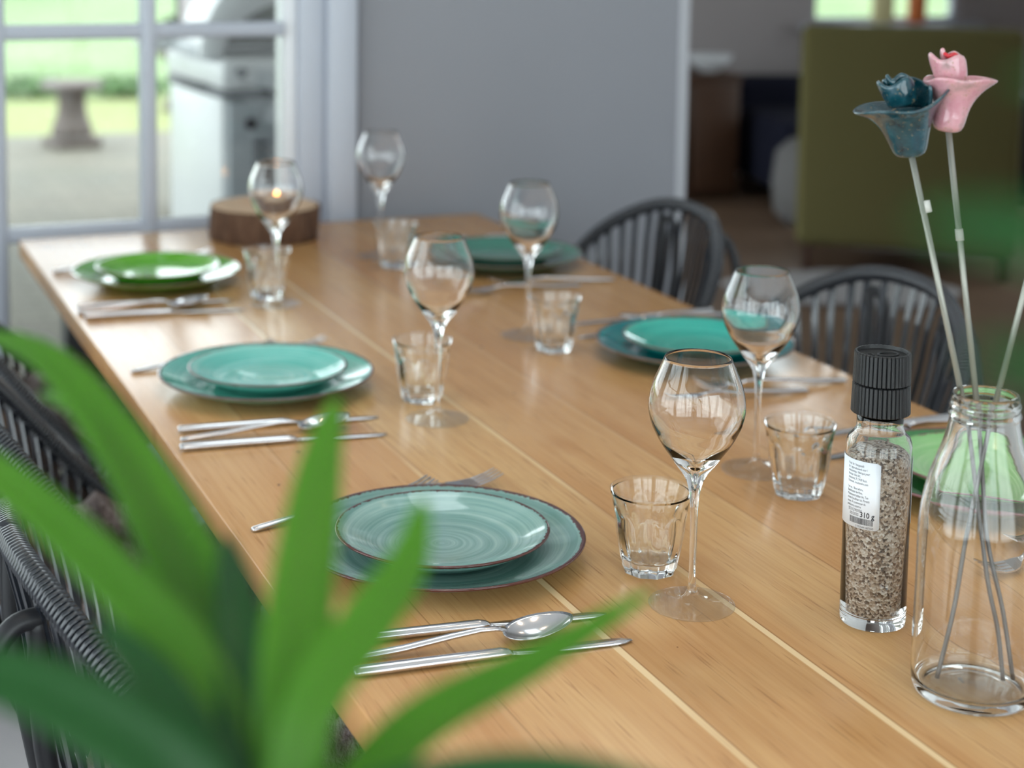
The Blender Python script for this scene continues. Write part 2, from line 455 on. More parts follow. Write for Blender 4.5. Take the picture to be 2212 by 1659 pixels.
wall_with_holes('ceiling', 'z', CE, CE+.12, -2.2, 6.7, -5.6, 4.6, [(.3, 1.05, -1.3, -.2)], M['ceil'])
sky = window('window_8', 'z', CE+.42, .3, 1.05, -1.3, -.2, 1, 1, .04)
tv = [(x, y, z) for z in (CE+.12, CE+.45) for (x, y) in ((.3, -1.3), (1.05, -1.3), (1.05, -.2), (.3, -.2))]
shf = struct(new('trim_2', tv, [(i, (i+1) % 4, 4+(i+1) % 4, 4+i) for i in range(4)], M['ceil'], None, False)); m_ = shf.modifiers.new('s', 'SOLIDIFY'); m_.thickness = .03; m_.offset = -1
# garden wall left of the door, left wall, rear wall, far wall
DZ = [TT-.345-.012, TT+.010, TT+.372, TT+.73, TT+1.09]    # door bar heights
wall_with_holes('wall_garden', 'y', YW, YW+.24, -2.2, .66, 0, CE, [(-1.55, .62, .02, 2.2)], M['wallw'])
wall_with_holes('wall_left', 'x', -2.2, -2.0, -5.4, YW, 0, CE, [(-2.1, -.2, .2, 2.4), (-4.6, -2.3, .2, 2.4)], M['wallw'])
wall_with_holes('wall_rear', 'y', -5.6, -5.4, -2.2, 2.7, 0, CE, [(-1.9, .2, .1, 2.4), (.4, 2.4, .1, 2.4)], M['wallw'])
wall_with_holes('wall_side', 'x', 6.6, 6.7, YW+.12, 4.6, 0, CE, [(.8, 3.2, .4, 2.3)], M['walld'])
window('added_window_6', 'x', 6.65, .8, 3.2, .4, 2.3, 3, 2)  # unseen window, added so that daylight floods the living room
wall_with_holes('wall_far', 'y', 4.5, 4.6, 1.3, 6.6, 0, CE, [(4.68, 5.62, .80, 2.1)], M['walld'])
window('window_1', 'x', -2.1, -2.1, -.2, .2, 2.4, 3, 4)
window('window_2', 'x', -2.1, -4.6, -2.3, .2, 2.4, 4, 4)
window('window_3', 'y', -5.5, -1.9, .2, .1, 2.4, 2, 1)
window('window_4', 'y', -5.5, .4, 2.4, .1, 2.4, 2, 1)
window('window_5', 'y', 4.55, 4.68, 5.62, .80, 2.1, 1, 1, .03)

wall_with_holes('wall_living', 'x', 1.3, 1.4, YW+.24, 4.6, 0, CE, [(1.9, 4.2, .1, 2.3)], M['walld'])
window('added_window_7', 'x', 1.35, 1.9, 4.2, .1, 2.3, 3, 1)  # hidden from the camera, added to throw daylight on the armchair
# garden door with glazing bars (bars at 0.253 m pitch)
door = bpy.data.objects.new('door_1', None); COL.objects.link(door); struct(door)
yd0, yd1 = YW, YW+.045
def dpart(name, x0, x1, z0, z1, d0=yd0, d1=yd1, bev=.006): return boxo(name, (x0, x1, d0, d1, z0, z1), M['frame'], door, bev)
dpart('stile', .545, .60, .02, 2.16)
boxo('jamb', (.60, .66, YW-.02, YW+.10, 0, 2.2), M['frame'], door, .006)
boxo('stile', (.519, .545, yd0+.012, yd1+.03, .02, 2.16), M['white'], door, .004)  # daylit frame edge: its brightness painted in as a whiter tone than the frame
dpart('stile', -1.55, -1.48, .02, 2.16)
dpart('rail', -1.48, .545, 2.09, 2.16); dpart('rail', -1.48, .545, .02, .17)
for z in (TT-.35, TT-.006, TT+.371, TT+.74, TT+1.1):
    dpart('rail', -1.48, .519, z-.014, z+.014)
for k in range(0, 7):
    x = .253-.278*k
    dpart('muntin', x-.0135, x+.0135, .17, 2.09, yd0-.003, yd1+.003)
boxo('pane', (-1.5, .53, yd0+.022, yd0+.026, .1, 2.12), M['pane'], door)

# ------------------------------------------------------------------ outside
tp = [(-9, YW+.24), (1.3, YW+.24), (1.3, 4.6), (9, 4.6), (9, 7.25), (-9, 7.25)]
tv = [(x, y, -.12) for x, y in tp]+[(x, y, 0) for x, y in tp]
struct(new('terrace', tv, [(5, 4, 3, 2, 1, 0), (6, 7, 8, 9, 10, 11)]+[(i, (i+1) % 6, 6+(i+1) % 6, 6+i) for i in range(6)], M['pave'], None, False))
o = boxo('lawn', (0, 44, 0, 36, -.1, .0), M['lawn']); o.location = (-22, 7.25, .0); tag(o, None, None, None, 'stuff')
def blob_bush(name, c, r, label, mat, n=240, ls=.09, group=None, seed=1):
    rnd = random.Random(seed); v, f = [], []
    for i in range(n):
        d = Vector((rnd.gauss(0, 1), rnd.gauss(0, 1), rnd.gauss(0, 1))).normalized()*(rnd.random()**.4)
        p = Vector((d.x*r[0], d.y*r[1], max(.06*r[2]+ls, r[2]+d.z*r[2])))
        a = Vector((rnd.gauss(0, 1), rnd.gauss(0, 1), rnd.gauss(0, 1))).normalized(); b = a.cross(d).normalized() if a.cross(d).length > .01 else Vector((1, 0, 0))
        k = len(v); s = ls*(.6+.8*rnd.random())
        v += [p-a*s, p+b*s*.4, p+a*s, p-b*s*.4]; f.append((k, k+1, k+2, k+3))
    root = empty(name, c, 0, label, 'bush', group)
    new('foliage', v, f, mat, root, False)
    new('stem', *tube([(0, 0, 0), (.02*r[0], 0, r[2]*.7)], .02+.03*r[2], 8), M['cane'], root)
    return root
blob_bush('garden_bush', (1.30, 9.45, 0), (.30, .26, .075), 'low green shrub on the lawn edge behind the left side of the stone pedestal', M['shrub'], 300, .045, 'shrubs at the lawn edge', 3)
blob_bush('garden_bush', (1.96, 9.3, 0), (.34, .26, .075), 'low green shrub on the lawn edge between the stone pedestal and the window bar', M['shrub'], 300, .045, 'shrubs at the lawn edge', 4)
blob_bush('hedge_bush', (.9, 26.5, 0), (3.4, 1.4, 1.1), 'big dark green bush at the far end of the lawn', M['hedge'], 2600, .25, None, 5)
# stone pedestal
ped = empty('stone_pedestal', (1.154, 6.72, 0), R(12), 'round-topped weathered stone garden pedestal on the terrace edge', 'garden ornament')
v, f = lathe([(0, .335), (.17, .335), (.178, .345), (.178, .368), (.16, .378), (0, .372)], 40, False); fix_normals(new('top', v, f, M['stone'], ped))
v, f = lathe([(0, .055), (.118, .055), (.118, .1), (.108, .13), (.088, .18), (.08, .25), (.082, .30), (.095, .335), (0, .335)], 40, False); fix_normals(new('column', v, f, M['stone'], ped))
boxo('plinth', (-.135, .135, -.135, .135, 0, .056), M['stone'], ped, .01)
pl = empty('garden_planter', (2.15, 8.35, 0), 0, 'grey stone planter bowl with a dark round plant, half behind the window bar', 'planter')
v, f = lathe([(0, 0), (.13, 0), (.1, .05), (.05, .14), (.06, .3), (.17, .4), (.2, .47), (.18, .47), (.14, .42), (0, .4)], 32, False); fix_normals(new('bowl', v, f, M['stone'], pl))
rnd = random.Random(5); v, f = [], []
for i in range(260):
    d = Vector((rnd.gauss(0, 1), rnd.gauss(0, 1), abs(rnd.gauss(0, 1)))).normalized()*.17; p = d+Vector((0, 0, .46)); a = d.cross(Vector((rnd.random(), rnd.random(), .3))).normalized()*.04; b = d.normalized()*.03; k = len(v)
    v += [p-a, p-b, p+a, p+b]; f.append((k, k+1, k+2, k+3))
new('foliage', v, f, M['hedge'], pl, False)

# gas grill (front faces the house)
g = empty('gas_grill', (.715, 1.37, 0), R(4), 'white and grey gas barbecue grill with raised lid outside the garden door', 'grill')
gw = .57
boxo('cabinet', (0, gw, 0, .50, .06, .845), M['stainless'], g, .012)
d1 = boxo('cabinet_door', (.015, gw-.01, -.018, -.001, .09, .838), M['grilldoor'], g, .006)
for x in (.085, .155):
    for i in range(6): boxo('vent_slot', (x, x+.042, -.022, -.012, .585+.026*i, .597+.026*i), M['grilldark'], d1)
v, f = lathe([(0, 0), (.016, 0), (.016, .012), (0, .014)], 20, False); k_ = fix_normals(new('badge', v, f, M['grilldark'], d1)); k_.rotation_euler = (R(90), 0, 0); k_.location = (.075, -.019, .775)
boxo('trim', (-.006, gw, -.03, .51, .845, .868), M['grilldark'], g, .004)
fb = boxo('firebox', (-.012, gw, -.04, .5, .868, .952), M['stainless'], g, .022, 4)
v, f = lathe([(0, 0), (.014, 0), (.014, .016), (.010, .022), (0, .022)], 24, False); k_ = fix_normals(new('knob', v, f, M['grilldark'], fb)); k_.rotation_euler = (R(90), 0, 0); k_.location = (.040, -.041, .918)
boxo('panel', (.085, gw-.02, -.045, -.036, .872, .922), M['grilldoor'], fb, .004)
boxo('side_shelf', (-.115, -.01, .30, .48, .955, 1.0), M['stainless'], g, .012)
boxo('lid_bracket', (-.055, .015, .06, .30, .952, .985), M['grilldoor'], g, .01)
# raised double-curved hood, seen from inside, with a broad white rim
XC, ZC = .285, .957
def lid_mesh(a0, b0, dep, shr):
    v, f = [], []; nu, nv = 26, 10
    for j in range(nv+1):
        t = j/nv; k = 1-shr*t*t
        for i in range(nu+1):
            an = PI*i/nu; v.append((XC-a0*k*math.cos(an), dep*math.sin(t*PI/2), ZC+b0*k*math.sin(an)))
    for j in range(nv):
        for i in range(nu):
            q = j*(nu+1)+i; f.append((q, q+1, q+nu+2, q+nu+1))
    return v, f
lid = empty('lid', (0, .03, 0)); lid.parent = g
new('lid_shell', *lid_mesh(.335, .285, .42, .35), M['stainless'], lid); new('lid_lining', *lid_mesh(.270, .158, .40, .35), M['soot'], lid)
v0, _ = lid_mesh(.335, .285, .42, .35); v1, _ = lid_mesh(.270, .158, .40, .35)
n_ = 27; vv = []
for q0, q1 in zip(v0[:n_], v1[:n_]):
    a_, b_ = Vector(q0), Vector(q1); vv += [a_, a_.lerp(b_, .25)+Vector((0, -.012, 0)), a_.lerp(b_, .75)+Vector((0, -.012, 0)), b_]
ff = [(4*i+k, 4*i+4+k, 4*i+5+k, 4*i+1+k) for i in range(n_-1) for k in range(3)]
new('lid_rim', vv, ff, M['stainless'], lid)
boxo('back_shelf', (.03, gw-.02, .36, .39, .955, 1.06), M['soot'], g, .004)
for x in (.03, gw-.03):
    for y in (.04, .46):
        v, f = lathe([(0, 0), (.02, 0), (.022, .03), (.02, .06), (0, .06)], 16, False); fix_normals(new('foot', v, f, M['grilldark'], g)).location = (x, y, 0)

# ------------------------------------------------------------------ table
tab = empty('dining_table', (0, 0, 0), 0, 'long light oak dining table set for six with black steel legs', 'table')
boxo('tabletop', (0, .9, -2.42, 0, TT-.031, TT), M['oak'], tab, .002, 2)
for (xx, yy) in ((.04, -.29), (.76, -.29), (.04, -2.2), (.76, -2.2)):
    boxo('leg', (xx, xx+.10, yy, yy+.08, 0, TT-.032), M['blackmetal'], tab, .004)
for yy in (-.29, -2.2): boxo('crossbar', (.14, .76, yy+.01, yy+.07, TT-.092, TT-.032), M['blackmetal'], tab, .003)

# ------------------------------------------------------------------ plates
DIN = [(0, .0062), (.075, .0066), (.088, .0085), (.1, .0115), (.112, .0152), (.124, .0195), (.132, .0225), (.1342, .0230), (.135, .0222), (.1345, .0205), (.12, .0142), (.104, .0075), (.09, .0025), (.085, 0), (.081, 0), (.079, .0022), (0, .0026)]
DES = [(0, .0056), (.05, .0060), (.062, .0078), (.074, .0115), (.086, .0165), (.095, .0212), (.0985, .0226), (.1, .0218), (.0995, .0205), (.088, .0135), (.076, .0072), (.066, .0024), (.062, 0), (.058, 0), (.056, .002), (0, .0024)]
plates = [
    (.1659, -1.6828, 'sage', (110, 150, 142), (164, 196, 186), (112, 152, 144), (176, 204, 196), (84, 42, 36)),
    (.1658, -1.0794, 'turquoise', (86, 176, 160), (150, 216, 202), (104, 192, 180), (164, 222, 210), (104, 84, 80)),
    (.1627, -.4275, 'grass green', (78, 160, 40), (124, 190, 76), (96, 172, 52), (134, 196, 86), (110, 92, 60)),
    (.7565, -1.1199, 'teal', (0, 122, 130), (10, 150, 152), (44, 164, 150), (84, 196, 178), (110, 86, 76)),
    (.7516, -.4762, 'dark sea green', (52, 116, 98), (92, 148, 128), (48, 112, 96), (84, 140, 122), (96, 84, 72)),
    (.776, -1.696, 'pale green', (46, 116, 62), (84, 150, 88), (130, 186, 116), (178, 214, 160), (120, 74, 78)),
]
where = ['nearest the foreground leaves', 'in the middle of the left side', 'at the far left corner', 'in the middle of the right side', 'at the far right corner', 'behind the bottle vase']
for i, (x, y, nm, d0, d1_, s0, s1, rim) in enumerate(plates):
    v, f = lathe(DIN, 96, False)
    o = fix_normals(new('dinner_plate', v, f, plate_mat('glaze_dinner_%d' % i, d0, d1_, rim, .135, i*1.7+.3))); o.location = (x, y, TT)
    tag(o, 'large %s dinner plate under a dessert plate, %s' % (nm, where[i]), 'plate', 'dinner plates on the table')
    v, f = lathe(DES, 96, False)
    o = fix_normals(new('dessert_plate', v, f, plate_mat('glaze_dessert_%d' % i, s0, s1, rim, .10, i*2.3+4))); o.location = (x+.002, y, TT+.0067)
    tag(o, 'smaller %s dessert plate on the dinner plate, %s' % (nm, where[i]), 'plate', 'dessert plates on the table')

# ------------------------------------------------------------------ glasses
OUT = [(.0285, .2194), (.0337, .207), (.0393, .1923), (.0416, .1766), (.0392, .1628), (.0350, .153), (.0294, .1431), (.0225, .1333), (.0170, .1254), (.0105, .1166), (.0067, .1087), (.0045, .0988), (.0033, .084), (.0030, .06), (.0031, .03), (.0034, .019), (.0044, .0135), (.008, .0075), (.0135, .0045), (.0240, .0028), (.0362, .0018), (.0372, .0012), (.0370, .0003), (.034, 0)]
INN = [(0, .104), (.0013, .1085), (.0026, .118), (.0062, .1245), (.0125, .1295), (.0195, .136), (.0272, .1445), (.0332, .1545), (.0378, .1638), (.0404, .1766), (.0382, .1922), (.0327, .2066), (.0277, .219)]
prof = [(p.x, p.y) for p in smoothp(INN, 4)]+[(.0281, .2198)]+[(p.x, p.y) for p in smoothp(OUT, 4)]+[(0, .0008)]
prof[0] = (0, .104)
v, f = lathe(prof, 72, False)
wg = fix_normals(new('wine_glass', v, f, M['glass']))
wg.data.materials.append(M['thin'])
for p in wg.data.polygons:
    zc = sum(wg.data.vertices[k].co.z for k in p.vertices)/len(p.vertices)
    if zc < .0105: p.material_index = 1
G = [(.3306, -1.861, 'empty tulip wine glass standing in front of the sage plates'), (.3193, -1.2802, 'empty tulip wine glass beside the turquoise plates at the left'), (.3004, -.645, 'blurred tulip wine glass in front of the wood slice with the candle'),
     (.5766, -1.5675, 'tulip wine glass through which the teal plates show'), (.5843, -.9478, 'tulip wine glass in front of the dark sea green plates'), (.5704, -.3535, 'farthest tulip wine glass, against the grey wall')]
TG = [(.3331, -1.7792, 'faceted tumbler just behind the nearest wine glass'), (.3303, -1.1974, 'faceted tumbler behind the wine glass beside the turquoise plates'), (.3009, -.5932, 'faceted tumbler nearest the wood slice with the candle'),
      (.5771, -1.6481, 'faceted tumbler beside the salt grinder'), (.5862, -1.0321, 'faceted tumbler left of the teal plates'), (.5674, -.4396, 'farthest faceted tumbler, left of the dark sea green plates')]
tp_out = [(.0362, .0772), (.0371, .0764), (.0358, .070), (.0345, .064), (.0335, .057), (.0327, .05), (.0320, .043), (.0312, .036), (.0298, .028), (.0282, .020), (.0265, .012), (.0250, .005), (.0238, .0012), (.022, 0)]
tp_in = [(0, .0112), (.014, .0114), (.0195, .0128), (.0225, .0175), (.0252, .026), (.0272, .036), (.0288, .048), (.0306, .058), (.0330, .068), (.0348, .0764)]
def facet(r, z, a):
    if r < .02 or z > .0601: return r
    n = 9; seg = 2*PI/n; ph = ((a+seg/2) % seg)-seg/2
    top = .060-.016*(abs(ph)/(seg/2))**2
    k = max(0., min(1., (top-z)/.004)) * (1 if z > .001 else .7)
    flat = math.cos(seg/2)/math.cos(ph)
    return r*(1-k)+r*k*(flat*.55+.45*1.0)*(1.0) - k*.0009*math.cos(ph*9)*.6
def tum():
    n_in = len(smoothp(tp_in, 3)); pr = [(p.x, p.y) for p in smoothp(tp_in, 3)]; po = [(p.x, p.y) for p in smoothp(tp_out, 4)]
    v, f = [], []; seg = 108; rings = []
    for k, (r, z) in enumerate(pr+po+[(0, .001)]):
        if r < 1e-6: rings.append([len(v)]); v.append((0, 0, z)); continue
        ring = []
        for i in range(seg):
            a = 2*PI*i/seg; rr = facet(r, z, a) if k >= len(pr) else r
            ring.append(len(v)); v.append((rr*math.cos(a), rr*math.sin(a), z))
        rings.append(ring)
    for A, B in zip(rings[:-1], rings[1:]):
        for i in range(seg):
            j = (i+1) % seg
            if len(A) == 1: f.append((A[0], B[j], B[i]))
            elif len(B) == 1: f.append((A[i], A[j], B[0]))
            else: f.append((A[i], A[j], B[j], B[i]))
    return v, f
v, f = tum(); tg = fix_normals(new('tumbler', v, f, M['tglass']))
tg.data.materials.append(M['thin'])
for p in tg.data.polygons:
    if sum(tg.data.vertices[k].co.z for k in p.vertices)/len(p.vertices) > .0738: p.material_index = 1
for proto, L, cat, grp in ((wg, G, 'wine glass', 'wine glasses on the table'), (tg, TG, 'drinking glass', 'tumblers on the table')):
    for i, (x, y, lb) in enumerate(L):
        o = proto if i == 0 else proto.copy()
        if i: COL.objects.link(o)
        o.location = (x, y, TT); o.rotation_euler.z = R(11*i); tag(o, lb, cat, grp)

# ------------------------------------------------------------------ cutlery (along +x from handle end at the origin)
def rounded_bar(secs, seg=16):
    """secs: (x, half width, half height, zc)"""
    v, f = [], []
    for (x, w, h, z) in secs:
        for k in range(seg):
            a = 2*PI*k/seg; v.append((x, w*math.cos(a), z+h*math.sin(a)))
    for i in range(len(secs)-1):
        for k in range(seg):
            l = (k+1) % seg; f.append((i*seg+k, i*seg+l, (i+1)*seg+l, (i+1)*seg+k))
    f.append(tuple(range(seg))); f.append(tuple((len(secs)-1)*seg+k for k in range(seg))[::-1]); return v, f
def make_knife():
    r = empty('table_knife')
    fix_normals(new('handle', *rounded_bar([(0, .0045, .0026, .0046), (.0015, .0060, .0036, .0047), (.006, .0062, .0040, .0047), (.03, .0060, .0042, .0047), (.08, .0056, .0040, .0046), (.122, .0054, .0039, .0045), (.128, .0046, .0032, .0042), (.132, .0036, .0016, .0038)]), M['steel'], r))
    v, f = [], []
    n = 14
    for i in range(n+1):
        t = i/n; x = .130+.106*t
        w0 = -.0038-.0050*min(1, t*5)*(1 if t < .8 else max(0, 1-((t-.8)/.2)**2)**.5) ; w1 = .0042*(1 if t < .86 else max(.05, 1-((t-.86)/.14)**2))
        h = .0009*(1-.5*t)
        z = .0036-.0018*t
        v += [(x, w0, z), (x, (w0+w1)/2, z+h), (x, w1, z), (x, (w0+w1)/2, z-h)]
    for i in range(n):
        for k in range(4):
            l = (k+1) % 4; f.append((i*4+k, i*4+l, i*4+4+l, i*4+4+k))
    f.append((0, 1, 2, 3)); f.append((4*n+3, 4*n+2, 4*n+1, 4*n))
    fix_normals(new('blade', v, f, M['steel'], r)); return r
def make_spoon():
    r = empty('table_spoon')
    fix_normals(new('handle', *rounded_bar([(0, .0028, .0016, .0028), (.002, .0040, .0024, .003), (.01, .0044, .0028, .0034), (.05, .0042, .0028, .0062), (.09, .0038, .0026, .0112), (.115, .0032, .0024, .0136), (.128, .0030, .0020, .0132), (.138, .0038, .0014, .0116)]), M['steel'], r))
    v, f = [], []; nu, nv = 9, 32; L, W, D = .030, .0205, .0088
    for side in (0, 1):
        base = len(v)
        for j in range(nu+1):
            rr = j/nu
            for i in range(nv):
                a = 2*PI*i/nv
                wx = W*(1-.12*math.cos(a)); x = .166+L*rr*math.cos(a); y = wx*rr*math.sin(a)
                z = .0122-(D+.001)*(1-rr**2)+(.0 if side == 0 else -.0011)+.0048*math.cos(a)*rr
                v.append((x, y, max(z, .0004 if side else .0012)))
        for j in range(nu):
            for i in range(nv):
                k = (i+1) % nv; f.append((base+j*nv+i, base+j*nv+k, base+(j+1)*nv+k, base+(j+1)*nv+i))
    o = (nu+1)*nv
    for i in range(nv):
        k = (i+1) % nv; f.append((nu*nv+i, nu*nv+k, o+nu*nv+k, o+nu*nv+i))
    s = new('bowl', v, f, M['steel'], r); fix_normals(s); return r
def make_fork():
    r = empty('table_fork')
    fix_normals(new('handle', *rounded_bar([(0, .0028, .0016, .0024), (.002, .0042, .0024, .0026), (.01, .0046, .0028, .003), (.05, .0042, .0028, .0050), (.09, .0036, .0026, .0086), (.12, .003, .0022, .0108), (.14, .003, .0020, .0098), (.150, .0058, .0014, .0078)]), M['steel'], r))
    bm = bmesh.new()
    def strip(pts):   # pts: (x, y0, y1, z)
        vs = []
        for (x, y0, y1, z) in pts: vs.append([bm.verts.new(q) for q in ((x, y0, z+.0008), (x, y1, z+.0008), (x, y1, z-.0008), (x, y0, z-.0008))])
        for a, b in zip(vs[:-1], vs[1:]):
            for k in range(4): bm.faces.new((a[k], a[(k+1) % 4], b[(k+1) % 4], b[k]))
        bm.faces.new(vs[0][::-1]); bm.faces.new(vs[-1])
    strip([(.148, -.005, .005, .0080), (.156, -.0105, .0105, .0062), (.170, -.012, .012, .0052)])
    for k in range(4):
        y = -.012+k*.00653
        strip([(.169, y, y+.0044, .0052), (.185, y+.0003, y+.0041, .0058), (.200, y+.0006, y+.0036, .0092), (.212, y+.0012, y+.0028, .0138)])
    me = bpy.data.meshes.new('tines'); bm.to_mesh(me); bm.free(); me.materials.append(M['steel'])
    o = bpy.data.objects.new('tines', me); COL.objects.link(o); o.parent = r; return r
protos = {'knife': make_knife(), 'spoon': make_spoon(), 'fork': make_fork()}; used = {}
def cutlery(kind, a, b, label, grp, z=.0):
    p = protos[kind]; rz = math.atan2(b[1]-a[1], b[0]-a[0]); loc = (a[0], a[1], TT+z)
    if kind not in used:
        used[kind] = 1; p.location = loc; p.rotation_euler = (0, 0, rz); tag(p, label, {'knife': 'knife', 'spoon': 'spoon', 'fork': 'fork'}[kind], grp); return p
    p['category'] = kind
    return copy_tree(p, loc, rz, label, grp)
side = {0: 'sage', 1: 'turquoise', 2: 'grass green', 3: 'teal', 4: 'dark sea green', 5: 'pale green'}
for i in range(3):
    cx, cy = plates[i][0], plates[i][1]; n = side[i]
    def q(x, y): return (cx+x, cy+y)
    j = [0, .004, -.003][i]
    cutlery('knife', q(-.1505+j, -.1535), q(.0865, -.1715), 'steel knife lying right beside the %s plates' % n, 'knives on the table')
    cutlery('spoon', q(-.155+j, -.186), q(.037, -.1975), 'steel spoon between the two knives beside the %s plates' % n, 'spoons on the table')
    cutlery('knife', q(-.155-j, -.2125-.006*(i > 0)), q(.061, -.2245-.012*(i > 0)), 'steel knife on the near side of the spoon, farther from the %s plates' % n, 'knives on the table')
    cutlery('fork', q(-.148, .118), q(.074, .174), 'steel fork with its handle showing beyond the rim of the %s plates' % n, 'forks on the table')
    cutlery('fork', q(-.080, .146), q(.116, .166), 'steel fork whose tines show farthest out behind the %s plates' % n, 'forks on the table')
for i in range(3, 6):
    cx, cy = plates[i][0], plates[i][1]; n = side[i]
    def q(x, y): return (cx+x, cy+y)
    cutlery('knife', q(.125, .150), q(-.107, .132), 'steel knife right behind the %s plates, next to them' % n, 'knives on the table')
    cutlery('spoon', q(.175, .185), q(-.020, .178), 'steel spoon lying behind the %s plates between two knives' % n, 'spoons on the table')
    cutlery('knife', q(.150, .208), q(-.080, .206), 'steel knife farthest behind the %s plates' % n, 'knives on the table')
    cutlery('fork', q(.118, -.183), q(-.093, -.158), 'steel fork beside the front rim of the %s plates' % n, 'forks on the table')
    cutlery('fork', q(.045, -.206), q(-.165, -.198), 'steel fork lying farther out in front of the %s plates' % n, 'forks on the table')

# ------------------------------------------------------------------ salt grinder
PX, PY = .46, -1.941
sg = empty('salt_grinder', (PX, PY, TT), 0, 'glass salt grinder with ribbed black cap and white label', 'grinder')
bo = [(.0265, 0), (.0273, .002), (.0276, .006), (.0276, .148), (.0272, .155), (.0255, .1605), (.0215, .1645), (.0195, .168), (.0192, .173), (.0192, .183)]
bi = [(.0172, .183), (.0172, .170), (.0192, .1655), (.0235, .1605), (.0254, .155), (.0258, .148), (.0258, .012), (.0245, .009), (0, .0075)]
v, f = lathe([(0, .0012)]+bo+bi, 64, False); fix_normals(new('bottle', v, f, M['bglass'], sg))
v, f = lathe([(0, .0078), (.0243, .0093), (.02565, .0122), (.02565, .1445), (.024, .1475), (.017, .150), (.008, .1495), (0, .151)], 64, False); fix_normals(new('salt', v, f, M['salt'], sg))
def ribbed(z0, z1, r0, r1, name, ph=0., top=False):
    seg = 40*6; v, f = [], []
    def rr(r, i): return r-(.0011 if (i % 6) in (0,) else (.0 if (i % 6) in (2, 3, 4) else .00015))
    P = [(r0-.0008, z0), (r0, z0+.0008), (r1, z1-.0008), (r1-.0010, z1)]
    rings = []
    for (r, z) in P:
        ring = []
        for i in range(seg):
            a = 2*PI*i/seg+ph; q = rr(r, i); ring.append(len(v)); v.append((q*math.cos(a), q*math.sin(a), z))
        rings.append(ring)
    tail = [(r1-.0022, z1), (r1-.0030, z1-.0028), (.0, z1-.0030)] if top else [(.004, z1)]
    for (r, z) in tail:
        if r < 1e-6: rings.append([len(v)]); v.append((0, 0, z)); continue
        ring = []
        for i in range(seg):
            a = 2*PI*i/seg+ph; ring.append(len(v)); v.append((r*math.cos(a), r*math.sin(a), z))
        rings.append(ring)
    c = len(v); v.append((0, 0, z0))
    for A, B in zip(rings[:-1], rings[1:]):
        for i in range(seg):
            j = (i+1) % seg
            if len(B) == 1: f.append((A[i], A[j], B[0]))
            else: f.append((A[i], A[j], B[j], B[i]))
    for i in range(seg): f.append((rings[0][(i+1) % seg], rings[0][i], c))
    return fix_normals(new(name, v, f, M['black'], sg, False))
ribbed(.1815, .2068, .0245, .0238, 'grinder_collar', .05)
tp = ribbed(.2072, .2335, .0238, .0231, 'grinder_cap', .0, True)
path = [(.009*math.cos(a)+.004, .006*math.sin(a)-.002, .2308) for a in [2*PI*i/40 for i in range(40)]]
fix_normals(new('embossed_ring', *tube(path, .0012, 8, True), M['black'], tp))
path = [(-.011+.003*math.cos(a), .002+.003*math.sin(a), .2308) for a in [2*PI*i/24 for i in range(24)]]
fix_normals(new('embossed_ring', *tube(path, .0009, 8, True), M['black'], tp))
# label, wrapped round the bottle; angle 0 faces the camera, grows to the right
ax = math.atan2(-3.093-PY, -.388-PX)
def cyl(th, z, r): a = ax+th; return (r*math.cos(a), r*math.sin(a), z)
LR = .02785; lb = []; f = []
t0, t1 = R(84-360), R(5); n = 90; zb, zt = .0875, .1450
v = []
for i in range(n+1):
    th = t0+(t1-t0)*i/n
    ez = 0.002 if i in (0, n) else (.0007 if i in (1, n-1) else 0)
    v += [cyl(th, zb+ez, LR), cyl(th, zt-ez, LR)]
for i in range(n): f.append((2*i, 2*i+2, 2*i+3, 2*i+1))
lab = new('label_sticker', v, f, M['paper'], sg)
sol = lab.modifiers.new('s', 'SOLIDIFY'); sol.thickness = .00015; sol.offset = 0
TXT = bmesh.new()
def put_text(s, th0, z, size, sx=1., bold=False, right=False):
    cu = bpy.data.curves.new('t', 'FONT'); cu.body = s; cu.size = size; cu.resolution_u = 2
    if bold: cu.offset = size*.022
    ob = bpy.data.objects.new('t', cu); COL.objects.link(ob)
    dg = bpy.context.evaluated_depsgraph_get(); me = bpy.data.meshes.new_from_object(ob.evaluated_get(dg))
    vs = []
    w = max((q.co.x for q in me.vertices), default=0)*sx
    for q in me.vertices:
        th = th0+((q.co.x*sx)-(w if right else 0))/LR; vs.append(TXT.verts.new(cyl(th, z+q.co.y, LR+.00016)))
    for p in me.polygons:
        try: TXT.faces.new([vs[k] for k in p.vertices])
        except ValueError: pass
    bpy.data.objects.remove(ob); bpy.data.curves.remove(cu); bpy.data.meshes.remove(me)
T0 = R(-57); ls = .00300
L1 = ['Prod. for / hergestellt', 'für / geproduceerd voor /', 'valmistuttaja / fabriqué pour:', 'Nicolas Vahé A/S,', 'Industrivej 29, 7430 Ikast,', 'Denmark, nicolasvahe.com']
L2 = ['Lot no. / Best before,', 'Bedst/bedst før/före,', 'Mindestens haltbar bis, Ten', 'minste houdbaar tot, Parasta', 'ennen, À consommer de', 'préférence avant le:']
z = .1400
for s in L1: put_text(s, T0, z, .0030, .62); z -= ls
z -= .0022
for s in L2: put_text(s, T0, z, .0030, .62); z -= ls
put_text('S231290035', T0+R(3), z-.0006, .0034, .84); put_text('05/2025', T0+R(7), z-.0040, .0034, .84)
put_text('310 g', R(-3), .0975, .0066, .85, True, True)
put_text('5 707644 487550', R(-4.5), .0883, .0025, .88, False, True)
put_text('R', R(-96), .1345, .009, 1., True)
rnd = random.Random(3); th = R(-50)
while th < R(-5):
    w = rnd.choice([.9, .9, 1.6, 2.2])*R(.42)
    q = [TXT.verts.new(cyl(a, zz, LR+.00016)) for a, zz in ((th, .0912), (th+w, .0912), (th+w, .0965), (th, .0965))]; TXT.faces.new(q); th += w+rnd.choice([.8, 1.1, 1.7])*R(.42)
